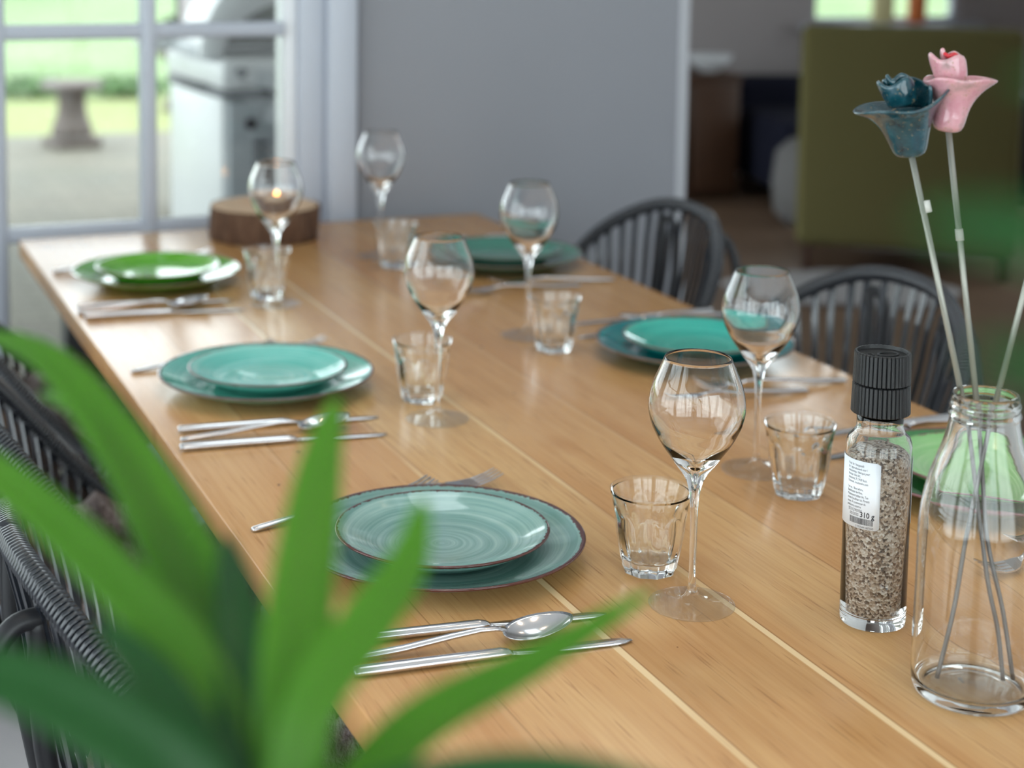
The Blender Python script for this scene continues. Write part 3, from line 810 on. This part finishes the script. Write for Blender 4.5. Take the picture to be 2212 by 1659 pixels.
me = bpy.data.meshes.new('lettering'); TXT.to_mesh(me); TXT.free(); me.materials.append(M['ink'])
o = bpy.data.objects.new('lettering', me); COL.objects.link(o); o.parent = lab

# ------------------------------------------------------------------ bottle vase with ceramic flowers
VX, VY = .451, -2.082
vo_ = [(.0405, 0), (.0435, .002), (.0455, .007), (.0464, .018), (.0462, .045), (.0455, .09), (.0455, .1276), (.0445, .143), (.0425, .156), (.0392, .170), (.0345, .184), (.0300, .197), (.0272, .208), (.0258, .2165), (.0262, .2185), (.0270, .2205), (.0262, .2225), (.0254, .2245), (.0258, .2262), (.0262, .2285), (.0252, .2305), (.0248, .234), (.0240, .2362)]
vi_ = [(.0222, .2362), (.0215, .233), (.0218, .225), (.0226, .2165), (.0242, .207), (.0272, .195), (.0318, .182), (.0366, .168), (.040, .154), (.042, .142), (.0428, .1276), (.0430, .09), (.0437, .045), (.0440, .018), (.0425, .011), (.036, .008), (.018, .0095), (0, .011)]
v, f = lathe([(0, .004), (.03, .0025), (.037, .0005)]+[(p.x, p.y) for p in smoothp(vo_, 3)]+[(p.x, p.y) for p in smoothp(vi_, 3)], 80, False)
vs_ = fix_normals(new('bottle_vase', v, f, M['bglass'])); vs_.location = (VX, VY, TT)
tag(vs_, 'clear glass milk bottle vase holding ceramic flowers on rods', 'vase')
TW = TT
def flower_root(name, base, label):
    return empty(name, base, 0, label, 'flower')
def stem_parts(root, base, mouth, top, bend, clip_at, clip_off):
    b = Vector(base)
    pm = (Vector(mouth)-Vector(top)).normalized()
    lo = Vector(mouth)+pm*.03
    low = [lo, lo*.62+Vector(bend)*.38, Vector(bend), Vector(bend)*.5+b*.5+Vector((.0015, -.001, 0)), b]
    fix_normals(new('wire_tail', *tube([p-b for p in smoothp(low, 6)], .0017, 8), M['wire'], root))
    fix_normals(new('rod', *tube([Vector(top)-b, lo-b], .0023, 10), M['stemm'], root))
    c = Vector(top)+(Vector(mouth)-Vector(top))*clip_at-b
    dd = (Vector(mouth)-Vector(top)).normalized()
    fix_normals(new('clip', *tube([c-dd*.0045+Vector(clip_off), c+dd*.0045+Vector(clip_off)], .0031, 8), M['clip'], root))
# teal flower: flared bell with a folded rim and a rolled heart
def bell(profile, bumps, seg=84, wave=.03):
    """profile of (r,z) from foot to lip; bumps (angle, dr, dz) pull the lip out and up in one direction"""
    v, f = [], []; n = len(profile)
    for j, (r, z) in enumerate(profile):
        t = (j/(n-1))**1.8
        for i in range(seg):
            a = 2*PI*i/seg; k = 1+wave*t*math.cos(5*a+.7); dz = .0012*t*math.sin(4*a)
            for (an, dr, dh) in bumps:
                c = max(0, math.cos(a-an))**2.5; k += dr*t*c; dz += dh*t*c
            k *= 1+.035*math.sin(3*a+z*90)*(1-t*.5)
            v.append((r*k*math.cos(a), r*k*math.sin(a), z+dz))
    for j in range(n-1):
        for i in range(seg):
            l = (i+1) % seg; f.append((j*seg+i, j*seg+l, (j+1)*seg+l, (j+1)*seg+i))
    c = len(v); v.append((0, 0, profile[0][1]))
    for i in range(seg): f.append((i, c, (i+1) % seg))
    return v, f
AR, AL, AF = R(-21.3), R(158.7), R(-111)      # directions right, left and front as the flowers face
def petal_curl(r, h, turns, z0, thick=.003, squash=.8, lean=(0, 0), ph=0.):
    v, f = [], []; n = 60; m = 6
    for i in range(n+1):
        t = i/n; a = ph+t*turns*2*PI; rr = r*(1-.62*t)
        for j in range(m+1):
            s = j/m; q = rr*(.72+.36*s-.12*s*s*s)
            v.append((q*math.cos(a)+lean[0]*s, q*math.sin(a)*squash+lean[1]*s, z0+h*s*(1+.12*math.sin(3*a))+.25*h*t))
    for i in range(n):
        for j in range(m):
            k = i*(m+1)+j; f.append((k, k+1, k+m+2, k+m+1))
    return v, f
def thick(o, t):
    m = o.modifiers.new('s', 'SOLIDIFY'); m.thickness = t; m.offset = 0
    b = o.modifiers.new('b', 'SUBSURF'); b.levels = b.render_levels = 1; return o
camr = Vector((.9318, -.3629, .0)); camf = Vector((.3618, .9258, 0)); 
tb = (.470, -2.094, TW+.0125)
fl = flower_root('ceramic_flower', tb, 'teal glazed ceramic flower on a rod in the bottle vase')
ttop = Vector((.4165, -2.0245, TW+.416))
stem_parts(fl, tb, (.4455, -2.0585, TW+.2365), ttop, (.460, -2.083, TW+.09), .24, tuple(camr*.0035))
axis_m = Matrix.Translation(ttop-Vector(tb)) @ Matrix.Rotation(R(-9), 4, camf)
def place(o, m): o.matrix_local = m; return o
pf = [(.005, -.004), (.0105, -.003), (.0122, .003), (.0140, .011), (.0170, .020), (.0212, .028), (.0262, .0335), (.0300, .0362)]
cup = thick(new('petal_cup', *bell(pf, [(AL, .34, -.0005), (AR, .20, .0105), (AF, .04, -.0015)]), M['teal'], fl), .003); place(cup, axis_m)
h1 = thick(new('heart_petal', *petal_curl(.0155, .020, 1.25, .034, ph=2.4, squash=.9, lean=tuple((camr*-.004)[:2])), M['teal'], fl), .0032); place(h1, axis_m)
h2 = thick(new('heart_petal', *petal_curl(.0255, .0215, .62, .0285, ph=-.9, squash=.9, lean=tuple((camr*-.003)[:2])), M['teal'], fl), .003); place(h2, axis_m)
pb = (.478, -2.096, TW+.0125)
fl2 = flower_root('ceramic_flower', pb, 'pink glazed ceramic flower with a red heart behind the teal one')
ptop = Vector((.4445, -2.0325, TW+.434))
stem_parts(fl2, pb, (.4565, -2.0625, TW+.2365), ptop, (.462, -2.078, TW+.12), .42, (0, 0, 0))
axis_p = Matrix.Translation(ptop-Vector(pb)) @ Matrix.Rotation(R(6), 4, camf)
pf2 = [(.004, -.003), (.0098, -.002), (.0108, .005), (.0108, .012), (.0120, .020), (.0150, .028), (.0186, .0340), (.0205, .0370)]
cup2 = thick(new('petal_cup', *bell(pf2, [(AR, .55, .004), (AL, .15, -.003), (AF, .12, .002)]), M['pink'], fl2), .003); place(cup2, axis_p)
h3 = thick(new('heart_petal', *petal_curl(.0165, .021, 1.15, .031, ph=1.9, squash=.95, lean=tuple((camr*-.007)[:2])), M['pink'], fl2), .0034); place(h3, axis_p)
h4 = thick(new('heart_core', *petal_curl(.0078, .0050, 1.2, .0500, ph=.3, lean=tuple((camr*-.006)[:2])), M['red'], fl2), .0028); place(h4, axis_p)
ob3 = (.424, -2.074, TW+.0125)
fl3 = flower_root('ceramic_flower', ob3, 'rod of a third flower leaning out of the bottle vase to the right')
otop = Vector((.5225, -2.0670, TW+.412))
stem_parts(fl3, ob3, (.4725, -2.0715, TW+.2365), otop, (.446, -2.073, TW+.12), .2, (0, 0, 0))
cup3 = thick(new('petal_cup', *bell(pf, [(AR, .25, .003), (AL, .2, .004)]), M['pink'], fl3), .003); place(cup3, Matrix.Translation(otop-Vector(ob3)) @ Matrix.Rotation(R(14), 4, camf))
h5 = thick(new('heart_petal', *petal_curl(.021, .019, 1.6, .034, ph=.5), M['pink'], fl3), .0032); place(h5, Matrix.Translation(otop-Vector(ob3)) @ Matrix.Rotation(R(14), 4, camf))

# ------------------------------------------------------------------ wood slice and candle
WX, WY = .430, -.108
ws = empty('wood_slice', (WX, WY, TT), 0, 'thick round bark-edged wood slice at the far end of the table', 'wood slice')
rnd = random.Random(11); offs = [rnd.uniform(-.004, .004) for _ in range(90)]
v, f = [], []; seg = 90
zs = [0, .004, .02, .04, .056, .060]
for j, z in enumerate(zs):
    for i in range(seg):
        a = 2*PI*i/seg; r = .1+offs[i]*.6+.003*math.sin(5*a+z*40)-(.002 if j in (0, 5) else 0); v.append((r*math.cos(a), r*math.sin(a), z))
for j in range(len(zs)-1):
    for i in range(seg):
        l = (i+1) % seg; f.append((j*seg+i, j*seg+l, (j+1)*seg+l, (j+1)*seg+i))
f.append(tuple(range(seg))[::-1])
new('bark', v, f, M['bark'], ws)
v, f = lathe([(0, .033), (.0335, .033), (.0335, .0615), (.0342, .0622), (.088, .0622), (.0925, .0612), (.098, .0595)], 60, False, lambda r, z, a: r); sf = new('sawn_face', [(x+(.022 if math.hypot(x, y) < .036 else 0), y-(.005 if math.hypot(x, y) < .036 else 0), z) for x, y, z in v], f, M['cutwood'], ws)
cd = empty('tea_light', (WX+.022, WY-.005, TT+.0332), 0, 'burning tea light in a low clear glass sunk in the wood slice', 'candle')
v, f = lathe([(0, .003), (.026, .003), (.028, .006), (.0295, .028), (.0305, .0285), (.031, .028), (.0298, .004), (.028, .0005), (0, .0002)], 40, False); fix_normals(new('glass_cup', v, f, M['tglass'], cd))
v, f = lathe([(0, .0035), (.019, .0035), (.0195, .006), (.0195, .0155), (.018, .016), (0, .0145)], 32, False); fix_normals(new('wax', v, f, M['wax'], cd))
fix_normals(new('wick', *tube([(0, 0, .0145), (.0005, 0, .021)], .0007, 6), M['wick'], cd))
v, f = lathe([(0, .019), (.0028, .0215), (.0042, .026), (.0034, .032), (.0016, .038), (0, .042)], 20, False); fix_normals(new('flame', v, f, M['flame'], cd))

# ------------------------------------------------------------------ cord chairs
half = [(-.24, 0, .825), (-.222, .11, .812), (-.172, .205, .758), (-.11, .246, .68), (-.04, .234, .604), (.03, .178, .553), (.075, .09, .536)]
ctrl = half+[(.09, 0, .532)]+[(x, -y, z) for (x, y, z) in half[:0:-1]]
rim = closed_curve(ctrl, 24)
def helix_on(path, r, pitch, k=10):
    n = len(path); out = []; L = [0]
    for i in range(n): L.append(L[-1]+(path[(i+1) % n]-path[i]).length)
    tot = L[-1]; turns = int(tot/pitch); steps = turns*k; j = 0
    cen = sum(path, Vector())/n
    for s in range(steps):
        d = tot*s/steps
        while L[j+1] < d: j += 1
        t = (d-L[j])/(L[j+1]-L[j]); a, b = path[j % n], path[(j+1) % n]; p = a.lerp(b, t)
        T = (path[(j+2) % n]-path[j-1]).normalized(); N = Vector((0, 0, 1)); N = (N-T*N.dot(T)).normalized(); B = T.cross(N)
        an = 2*PI*s/k; out.append(p+(N*math.cos(an)+B*math.sin(an))*r)
    return out
RO = (-.085, 0, .425)
def make_chair(label):
    r = empty('cord_chair', (0, 0, 0), 0, label, 'chair', 'cord chairs around the table')
    fix_normals(new('rim_tube', *tube(rim, .0085, 12, True), M['blackmetal'], r))
    v, f = tube(helix_on(rim, .0100, .0052, 9), .0024, 5, True); new('rim_wrapping', v, f, M['cord'], r)
    ringp = [Vector((RO[0]+.045*math.cos(a), .045*math.sin(a), RO[2]-.01*math.cos(a))) for a in [2*PI*i/40 for i in range(40)]]
    fix_normals(new('centre_ring', *tube(ringp, .009, 10, True), M['cord'], r))
    n = 52; tot = len(rim)
    for k in range(n):
        p = rim[int(tot*k/n)]; a = math.atan2(p.y*.8, p.x-RO[0]); q = Vector((RO[0]+.045*math.cos(a), .045*math.sin(a), RO[2]-.01*math.cos(a)))
        out = (p-Vector((RO[0], 0, p.z))).normalized()
        T = (rim[(int(tot*k/n)+1) % tot]-rim[int(tot*k/n)-1]).normalized()
        path = []
        for i in range(8):
            t = i/7; m = p.lerp(q, t); m += Vector((out.x, out.y, -.35))*(.022*math.sin(PI*t)); path.append(m)
        path[0] = p+out*.008
        v, f = [], []
        for i, m in enumerate(path):
            d = (path[min(i+1, 7)]-path[max(i-1, 0)]).normalized(); t = i/7
            w = (T*(1-t)+Vector((-math.sin(a), math.cos(a), 0))*t*(1 if T.dot(Vector((-math.sin(a), math.cos(a), 0))) > 0 else -1)); w = (w-d*w.dot(d)).normalized()*(.0058*(1-t)+.0027*t); nn = d.cross(w).normalized()*.0016
            v += [m-w-nn, m+w-nn, m+w+nn, m-w+nn]
        for i in range(7):
            for c in range(4): f.append((4*i+c, 4*i+(c+1) % 4, 4*i+4+(c+1) % 4, 4*i+4+c))
        f.append((3, 2, 1, 0)); f.append((28, 29, 30, 31))
        new('cord', v, f, M['cord'], r, False)
    for s in (-1, 1):
        leg = [(-.228, s*.09, .790), (-.250, s*.094, .786), (-.266, s*.10, .762), (-.274, s*.112, .70), (-.298, s*.16, .35), (-.315, s*.20, 0.0)]
        fix_normals(new('leg', *tube(smoothp(leg, 6), .0085, 10), M['blackmetal'], r))
        sup = [(-.230, s*.09, .792), (-.226, s*.085, .68), (-.190, s*.08, .50), (-.145, s*.08, .43), (-.06, s*.08, .405), (.05, s*.08, .45), (.076, s*.08, .535)]
        fix_normals(new('seat_support', *tube(smoothp(sup, 6), .0085, 10), M['blackmetal'], r))
        leg = [(-.05, s*.08, .405), (.02, s*.11, .33), (.09, s*.2, .0)]
        fix_normals(new('leg', *tube(smoothp(leg, 5), .0085, 10), M['blackmetal'], r))
    return r
ch = make_chair('black cord chair nearest the foreground leaves, at the sage plates')
CH = [(.015, -1.70, 0, None), (.015, -1.19, 0, 'black cord chair pushed in at the turquoise plates'), (.015, -.52, 0, 'black cord chair at the far left, by the garden door'),
      (.885, -1.10, PI, 'black cord chair behind the teal plates and the salt grinder'), (.885, -.46, PI, 'black cord chair in front of the grey wall end at the right')]
for i, (x, y, a, lb) in enumerate(CH):
    if i == 0: ch.location = (x, y, 0)
    else: copy_tree(ch, (x, y, 0), a, lb)
# fur throws on the left chairs
def fur(x, y, label, seed):
    rnd = random.Random(seed); v, f = [], []; nr, ns = 16, 64
    for j in range(nr+1):
        t = j/nr
        for i in range(ns):
            a = 2*PI*i/ns; rr = .18*t*(1+.08*math.sin(3*a+seed)+.05*math.sin(7*a))
            xx, yy = rr*math.cos(a)*(.72 if math.cos(a) < 0 else 1.05), rr*math.sin(a)*1.05
            z = .528+.62*max(0, rr-.05)-(.03*max(0, math.cos(a))*t)+.008*(rnd.random()-.5)+.010*math.sin(9*a+6*t+seed)*t+.010*math.sin(21*a+seed)*t*t
            v.append((xx, yy, z))
    for j in range(nr):
        for i in range(ns):
            l = (i+1) % ns; f.append((j*ns+i, j*ns+l, (j+1)*ns+l, (j+1)*ns+i))
    o = new('fur_throw', v, f, M['fur']); o.location = (x, y, 0); m = o.modifiers.new('s', 'SOLIDIFY'); m.thickness = .022; m.offset = 1
    tag(o, label, 'throw', 'fur throws on the chairs')
fur(-.055, -1.19, 'grey brown fur throw on the chair at the turquoise plates', 2)
fur(-.055, -.52, 'grey brown fur throw on the chair by the garden door', 5)
fur(-.03, -1.70, 'grey brown fur throw on the chair at the sage plates', 9)

# ------------------------------------------------------------------ foreground plants
def leaf(path, w, root, mat, fold=.25, n=22, name='leaf', b=.22):
    P = smoothp([Vector(p) for p in path], max(3, n//(len(path)-1))); N = len(P); v, f = [], []
    for i, p in enumerate(P):
        t = i/(N-1); T = (P[min(i+1, N-1)]-P[max(i-1, 0)]).normalized()
        B = T.cross(Vector((-.22, -.70, .62)).normalized())
        B = B.normalized() if B.length > .08 else Vector((1, 0, 0))
        if i and B.dot(Bp) < 0: B = -B
        Bp = B
        nn = B.cross(T).normalized()
        ww = w*(math.sin(PI*min(1, b+(1-b)*t))**.7 if t < 1 else 0); ww = max(ww, .0004)
        th = .0005
        v += [p-B*ww+nn*ww*fold, p-B*ww*.5+nn*ww*fold*.35, p, p+B*ww*.5+nn*ww*fold*.35, p+B*ww+nn*ww*fold]
    for i in range(N-1):
        for k in range(4): f.append((5*i+k, 5*i+k+1, 5*i+k+6, 5*i+k+5))
    org = root.location
    o = new(name, [q-org for q in v], f, mat, root); m = o.modifiers.new('s', 'SOLIDIFY'); m.thickness = .0007; return o
def plant_base(root, x, y, crown, h_pot=.32):
    v, f = lathe([(0, .01), (.10, 0), (.11, .01), (.145, h_pot-.02), (.15, h_pot), (.138, h_pot), (.134, h_pot-.03), (0, h_pot-.03)], 40, False); fix_normals(new('pot', v, f, M['potm'], root))
    v, f = lathe([(0, h_pot-.03), (.132, h_pot-.028), (.10, h_pot-.018), (0, h_pot-.012)], 32, False); fix_normals(new('soil', v, f, M['soil'], root))
    c = Vector(crown)-root.location
    fix_normals(new('cane', *tube(smoothp([(0, 0, h_pot-.03), (c.x*.3, c.y*.3, c.z*.6), tuple(c)], 6), .012, 10), M['cane'], root))
CR = Vector((-.262, -2.640, TT+.285))
p1 = empty('potted_dracaena', (-.275, -2.68, 0), 0, 'tall green strap-leaved plant blurred in the left foreground', 'plant')
plant_base(p1, 0, 0, CR)
def L(pts): return [CR]+[Vector((x, y, z+TT)) for (x, y, z) in pts]
leaf(L([(-.250, -2.620, .325), (-.240, -2.592, .362), (-.217, -2.540, .394), (-.202, -2.514, .4145)]), .0116, p1, M['leaf'])
leaf(L([(-.249, -2.626, .345), (-.224, -2.612, .369), (-.205, -2.598, .382), (-.195, -2.586, .399)]), .0088, p1, M['leaf'], b=.08)
leaf(L([(-.240, -2.632, .318), (-.206, -2.611, .333), (-.159, -2.596, .3405), (-.105, -2.581, .3525)]), .0082, p1, M['leaf'])
leaf(L([(-.259, -2.585, .335), (-.258, -2.530, .356), (-.268, -2.464, .380), (-.287, -2.395, .404), (-.310, -2.335, .405)]), .0120, p1, M['leaf'])
leaf(L([(-.268, -2.590, .342), (-.287, -2.535, .363), (-.322, -2.472, .387), (-.35, -2.43, .39)]), .0095, p1, M['leaf'])
leaf(L([(-.280, -2.629, .330), (-.303, -2.616, .351), (-.336, -2.600, .366), (-.37, -2.585, .36)]), .0120, p1, M['leafd'])
leaf(L([(-.262, -2.618, .318), (-.256, -2.590, .345), (-.252, -2.560, .362), (-.247, -2.525, .371)]), .0100, p1, M['leafd'])
leaf(L([(-.272, -2.628, .318), (-.278, -2.606, .336), (-.286, -2.58, .350), (-.297, -2.55, .357)]), .0100, p1, M['leafd'])
leaf(L([(-.262, -2.625, .310), (-.256, -2.606, .328), (-.250, -2.592, .338), (-.240, -2.580, .345)]), .0110, p1, M['leafd'])
leaf(L([(-.262, -2.600, .330), (-.262, -2.545, .350), (-.268, -2.49, .368), (-.276, -2.43, .388), (-.290, -2.37, .385)]), .0080, p1, M['leaf'])
leaf(L([(-.250, -2.650, .325), (-.200, -2.665, .34), (-.15, -2.68, .33), (-.10, -2.69, .29)]), .0090, p1, M['leafd'])
leaf(L([(-.275, -2.665, .325), (-.30, -2.70, .33), (-.34, -2.73, .30), (-.37, -2.75, .25)]), .0090, p1, M['leafd'])
leaf(L([(-.262, -2.670, .33), (-.25, -2.71, .335), (-.24, -2.75, .31), (-.235, -2.79, .26)]), .0090, p1, M['leafd'])
CR = Vector((-.060, -2.880, TT+.41))
p2 = empty('potted_dracaena', (-.03, -2.90, 0), 0, 'green strap-leaved plant whose blurred leaves enter at the right edge', 'plant')
plant_base(p2, 0, 0, CR)
leaf(L([(-.100, -2.878, .470), (-.150, -2.876, .515), (-.190, -2.875, .536), (-.222, -2.874, .543)]), .0110, p2, M['leafd'])
leaf(L([(-.100, -2.885, .445), (-.150, -2.884, .490), (-.190, -2.882, .514), (-.2140, -2.880, .522)]), .0095, p2, M['leafd'])
leaf(L([(-.085, -2.87, .47), (-.125, -2.87, .535), (-.165, -2.86, .560), (-.188, -2.855, .563)]), .0060, p2, M['leafd'])
leaf(L([(-.045, -2.895, .45), (-.035, -2.93, .48), (-.03, -2.98, .49), (-.02, -3.03, .46)]), .0090, p2, M['leaf'])
leaf(L([(-.05, -2.90, .44), (-.01, -2.94, .46), (.03, -2.98, .46), (.07, -3.02, .42)]), .0090, p2, M['leaf'])

# ------------------------------------------------------------------ living room beyond
def soft(name, b, mat, parent, bev=.05): return boxo(name, b, mat, parent, bev, 5)
ac = empty('armchair', (3.545, 2.14, 0), -R(36.5), 'high-backed olive green armchair in the room beyond, seen from behind', 'armchair')
bk = soft('backrest', (-.41, .40, .0, .17, .10, .945), M['olive'], ac, .035)
soft('seat', (-.30, .30, .17, .80, .12, .44), M['olive'], ac, .05)
soft('armrest', (-.38, -.29, .15, .82, .10, .62), M['olive'], ac, .04); soft('armrest', (.29, .375, .15, .82, .10, .62), M['olive'], ac, .04)
for x in (-.36, .36):
    for y in (.05, .74): boxo('leg', (x-.02, x+.02, y-.02, y+.02, 0, .105), M['darkwood'], ac)
cb = empty('sideboard', (3.86, 4.08, 0), -math.atan2(.3629, .9318)+.2, 'dark brown wooden sideboard against the far wall', 'cabinet')
boxo('body', (-.42, .05, -.18, .18, .02, .58), M['darkwood'], cb, .008); boxo('top', (-.44, .06, -.19, .19, .58, .605), M['darkwood'], cb, .006)
boxo('door', (-.19, .04, -.195, -.18, .06, .55), M['darkwood'], cb, .004); boxo('door', (-.41, -.2, -.195, -.18, .06, .55), M['darkwood'], cb, .004)
v, f = lathe([(0, .0), (.04, 0), (.045, .008), (.09, .045), (.115, .085), (.11, .085), (.08, .045), (0, .014)], 36, False)
bw = fix_normals(new('white_bowl', v, f, M['white'])); bw.location = (3.80, 4.06, .605); tag(bw, 'pale bowl standing on the dark brown sideboard', 'bowl')
so = empty('sofa', (4.78, 3.62, 0), -.25, 'navy blue sofa against the far wall behind the armchair', 'sofa')
soft('seat', (-.86, .30, -.35, .45, .08, .42), M['navy'], so); soft('backrest', (-.86, .30, .35, .58, .08, .56), M['navy'], so); soft('armrest', (.30, .46, -.36, .55, .05, .52), M['navy'], so)
for x in (-.75, .35):
    for y in (-.3, .5): boxo('leg', (x-.02, x+.02, y-.02, y+.02, 0, .06), M['darkwood'], so)
pf_ = empty('pouf', (3.85, 3.22, 0), 0, 'round grey floor pouf between the sofa and the armchair', 'pouf')
v, f = lathe([(0, 0), (.12, .0), (.17, .06), (.18, .19), (.165, .32), (.11, .375), (.02, .38), (0, .376)], 36, False); fix_normals(new('cover', v, f, M['greyp'], pf_))
v, f = lathe([(0, .374), (.018, .376), (.02, .384), (.012, .389), (0, .39)], 16, False); fix_normals(new('button', v, f, M['greyp'], pf_))
# fluffy rug
v, f = [], []; rnd = random.Random(4)
for j in range(15):
    for i in range(48):
        a = 2*PI*i/48; t = j/14; rr = t*(1+.08*math.sin(5*a)+.05*math.sin(9*a)); v.append((.40*rr*math.cos(a), .24*rr*math.sin(a), .05*(1-t**4)+.012*rnd.random()+.002))
for j in range(14):
    for i in range(48): l = (i+1) % 48; f.append((j*48+i, j*48+l, (j+1)*48+l, (j+1)*48+i))
rg = new('sheepskin_rug', v, f, M['greyf']); rg.location = (3.16, 1.98, 0); rg.rotation_euler.z = -.5; tag(rg, 'light grey sheepskin rug on the floor before the armchair', 'rug')
# things on the far window sill
struct(boxo('trim_1', (4.60, 5.70, 4.38, 4.55, .77, .80), M['frame'], None, .004))
def sill(name, x, r, h, mat, label):
    v, f = lathe([(0, 0), (r*.8, 0), (r, h*.1), (r, h*.8), (r*.6, h*.92), (r*.6, h), (0, h)], 28, False)
    o = fix_normals(new(name, v, f, mat)); o.location = (x, 4.455, .80); tag(o, label, 'vase')
sill('ceramic_jar', 5.30, .05, .28, M['orange'], 'orange jar on the far window sill')
sill('storage_jar', 5.08, .06, .34, M['yellow'], 'cream jar on the far window sill')
v, f = lathe([(0, 0), (.03, 0), (.08, .035), (.11, .09), (.10, .095), (.07, .05), (0, .02)], 30, False); o = fix_normals(new('glass_bowl', v, f, M['white'])); o.location = (5.67, 4.12, .36); tag(o, 'white bowl on the dark side table at the far right', 'bowl')
st = empty('side_table', (5.76, 4.12, 0), 0, 'dark side table at the right end of the far wall', 'table')
boxo('top', (-.24, .3, -.2, .25, .33, .36), M['darkwood'], st, .004)
for x in (-.21, .27):
    for y in (-.17, .22): boxo('leg', (x-.02, x+.02, y-.02, y+.02, 0, .33), M['darkwood'], st)

# ------------------------------------------------------------------ ceiling lamps
for i, (x, y) in enumerate(((.05, -2.3), (.85, -2.1), (.05, -1.0), (1.3, -.75))):
    dl = empty('ceiling_spot', (x, y, CE), 0, ['recessed ceiling spot above the near left table end', 'recessed ceiling spot above the near right table end', 'recessed ceiling spot above the far left table half', 'recessed ceiling spot above the far right table half'][i], 'lamp', 'recessed ceiling spots')
    v, f = lathe([(.045, 0), (.045, -.006), (.032, -.006), (.032, 0)], 32); fix_normals(new('ring', v, f, M['steel'], dl))
    l = bpy.data.lights.new('spot_light', 'AREA'); l.shape = 'DISK'; l.size = .022; l.energy = .6; l.color = (1, .78, .55); l.spread = R(110)
    lo = bpy.data.objects.new('spot_light', l); COL.objects.link(lo); lo.parent = dl; lo.location = (0, 0, -.004)

# ------------------------------------------------------------------ daylight
w = bpy.data.worlds.new('World'); sc.world = w; w.use_nodes = True
bg = w.node_tree.nodes['Background']; bg.inputs[0].default_value = (.88, .95, 1.0, 1); bg.inputs[1].default_value = 4.8
def portal(loc, rot, sx, sy):
    l = bpy.data.lights.new('sky_portal', 'AREA'); l.shape = 'RECTANGLE'; l.size = sx; l.size_y = sy; l.cycles.is_portal = True
    o = bpy.data.objects.new('sky_portal', l); COL.objects.link(o); o.location = loc; o.rotation_euler = rot
portal((.675, -.75, CE+.47), (0, 0, 0), .75, 1.1)
portal((-.46, YW+.27, 1.1), (R(-90), 0, 0), 2.2, 2.2)
portal((-2.23, -1.15, 1.3), (0, R(-90), 0), 2.2, 1.9)
portal((-2.23, -3.45, 1.3), (0, R(-90), 0), 2.2, 2.3)
portal((-.85, -5.63, 1.25), (R(90), 0, 0), 2.1, 2.3)
portal((1.4, -5.63, 1.25), (R(90), 0, 0), 2.0, 2.3)
portal((5.15, 4.63, 1.45), (R(-90), 0, 0), .94, 1.3)
portal((1.27, 3.05, 1.2), (0, R(-90), 0), 2.2, 2.3)
portal((6.73, 2.0, 1.35), (0, R(90), 0), 1.9, 2.4)

# ------------------------------------------------------------------ camera
cam = bpy.data.cameras.new('camera'); co = bpy.data.objects.new('camera', cam); COL.objects.link(co); sc.camera = co
r_ = Vector((0.9317563476552172, -0.3629384161212199, 0.010286627612110171)); u_ = Vector((0.030160900400448026, 0.10560197612504986, 0.993950976017187)); f_ = Vector((0.36182928114131985, 0.9258098772112472, -0.10934186099957838))
m = Matrix((r_, u_, -f_)).transposed().to_4x4(); m.translation = Vector((-0.38810173982863083, -3.093150646193882, 0.5899734803221892+TT)); co.matrix_world = m
cam.sensor_width = 36; cam.sensor_fit = 'HORIZONTAL'; cam.lens = 3653.591105*36/2212
cam.shift_x = 151.758343540835/2212; cam.shift_y = -606.881849133884/2212
cam.clip_start = .01; cam.clip_end = 200
cam.dof.use_dof = True; cam.dof.focus_distance = 1.45; cam.dof.aperture_fstop = cam.lens/14.0

# ------------------------------------------------------------------ view
vs = sc.view_settings; vs.view_transform = 'Standard'; vs.look = 'None'; vs.gamma = 1; vs.exposure = .0
try: vs.use_curve_mapping = False
except Exception: pass
cy = sc.cycles
cy.max_bounces = 14; cy.transmission_bounces = 12; cy.transparent_max_bounces = 16; cy.glossy_bounces = 5; cy.diffuse_bounces = 5
cy.caustics_refractive = True; cy.caustics_reflective = False; cy.sample_clamp_indirect = 6; cy.blur_glossy = .3
cy.use_denoising = True
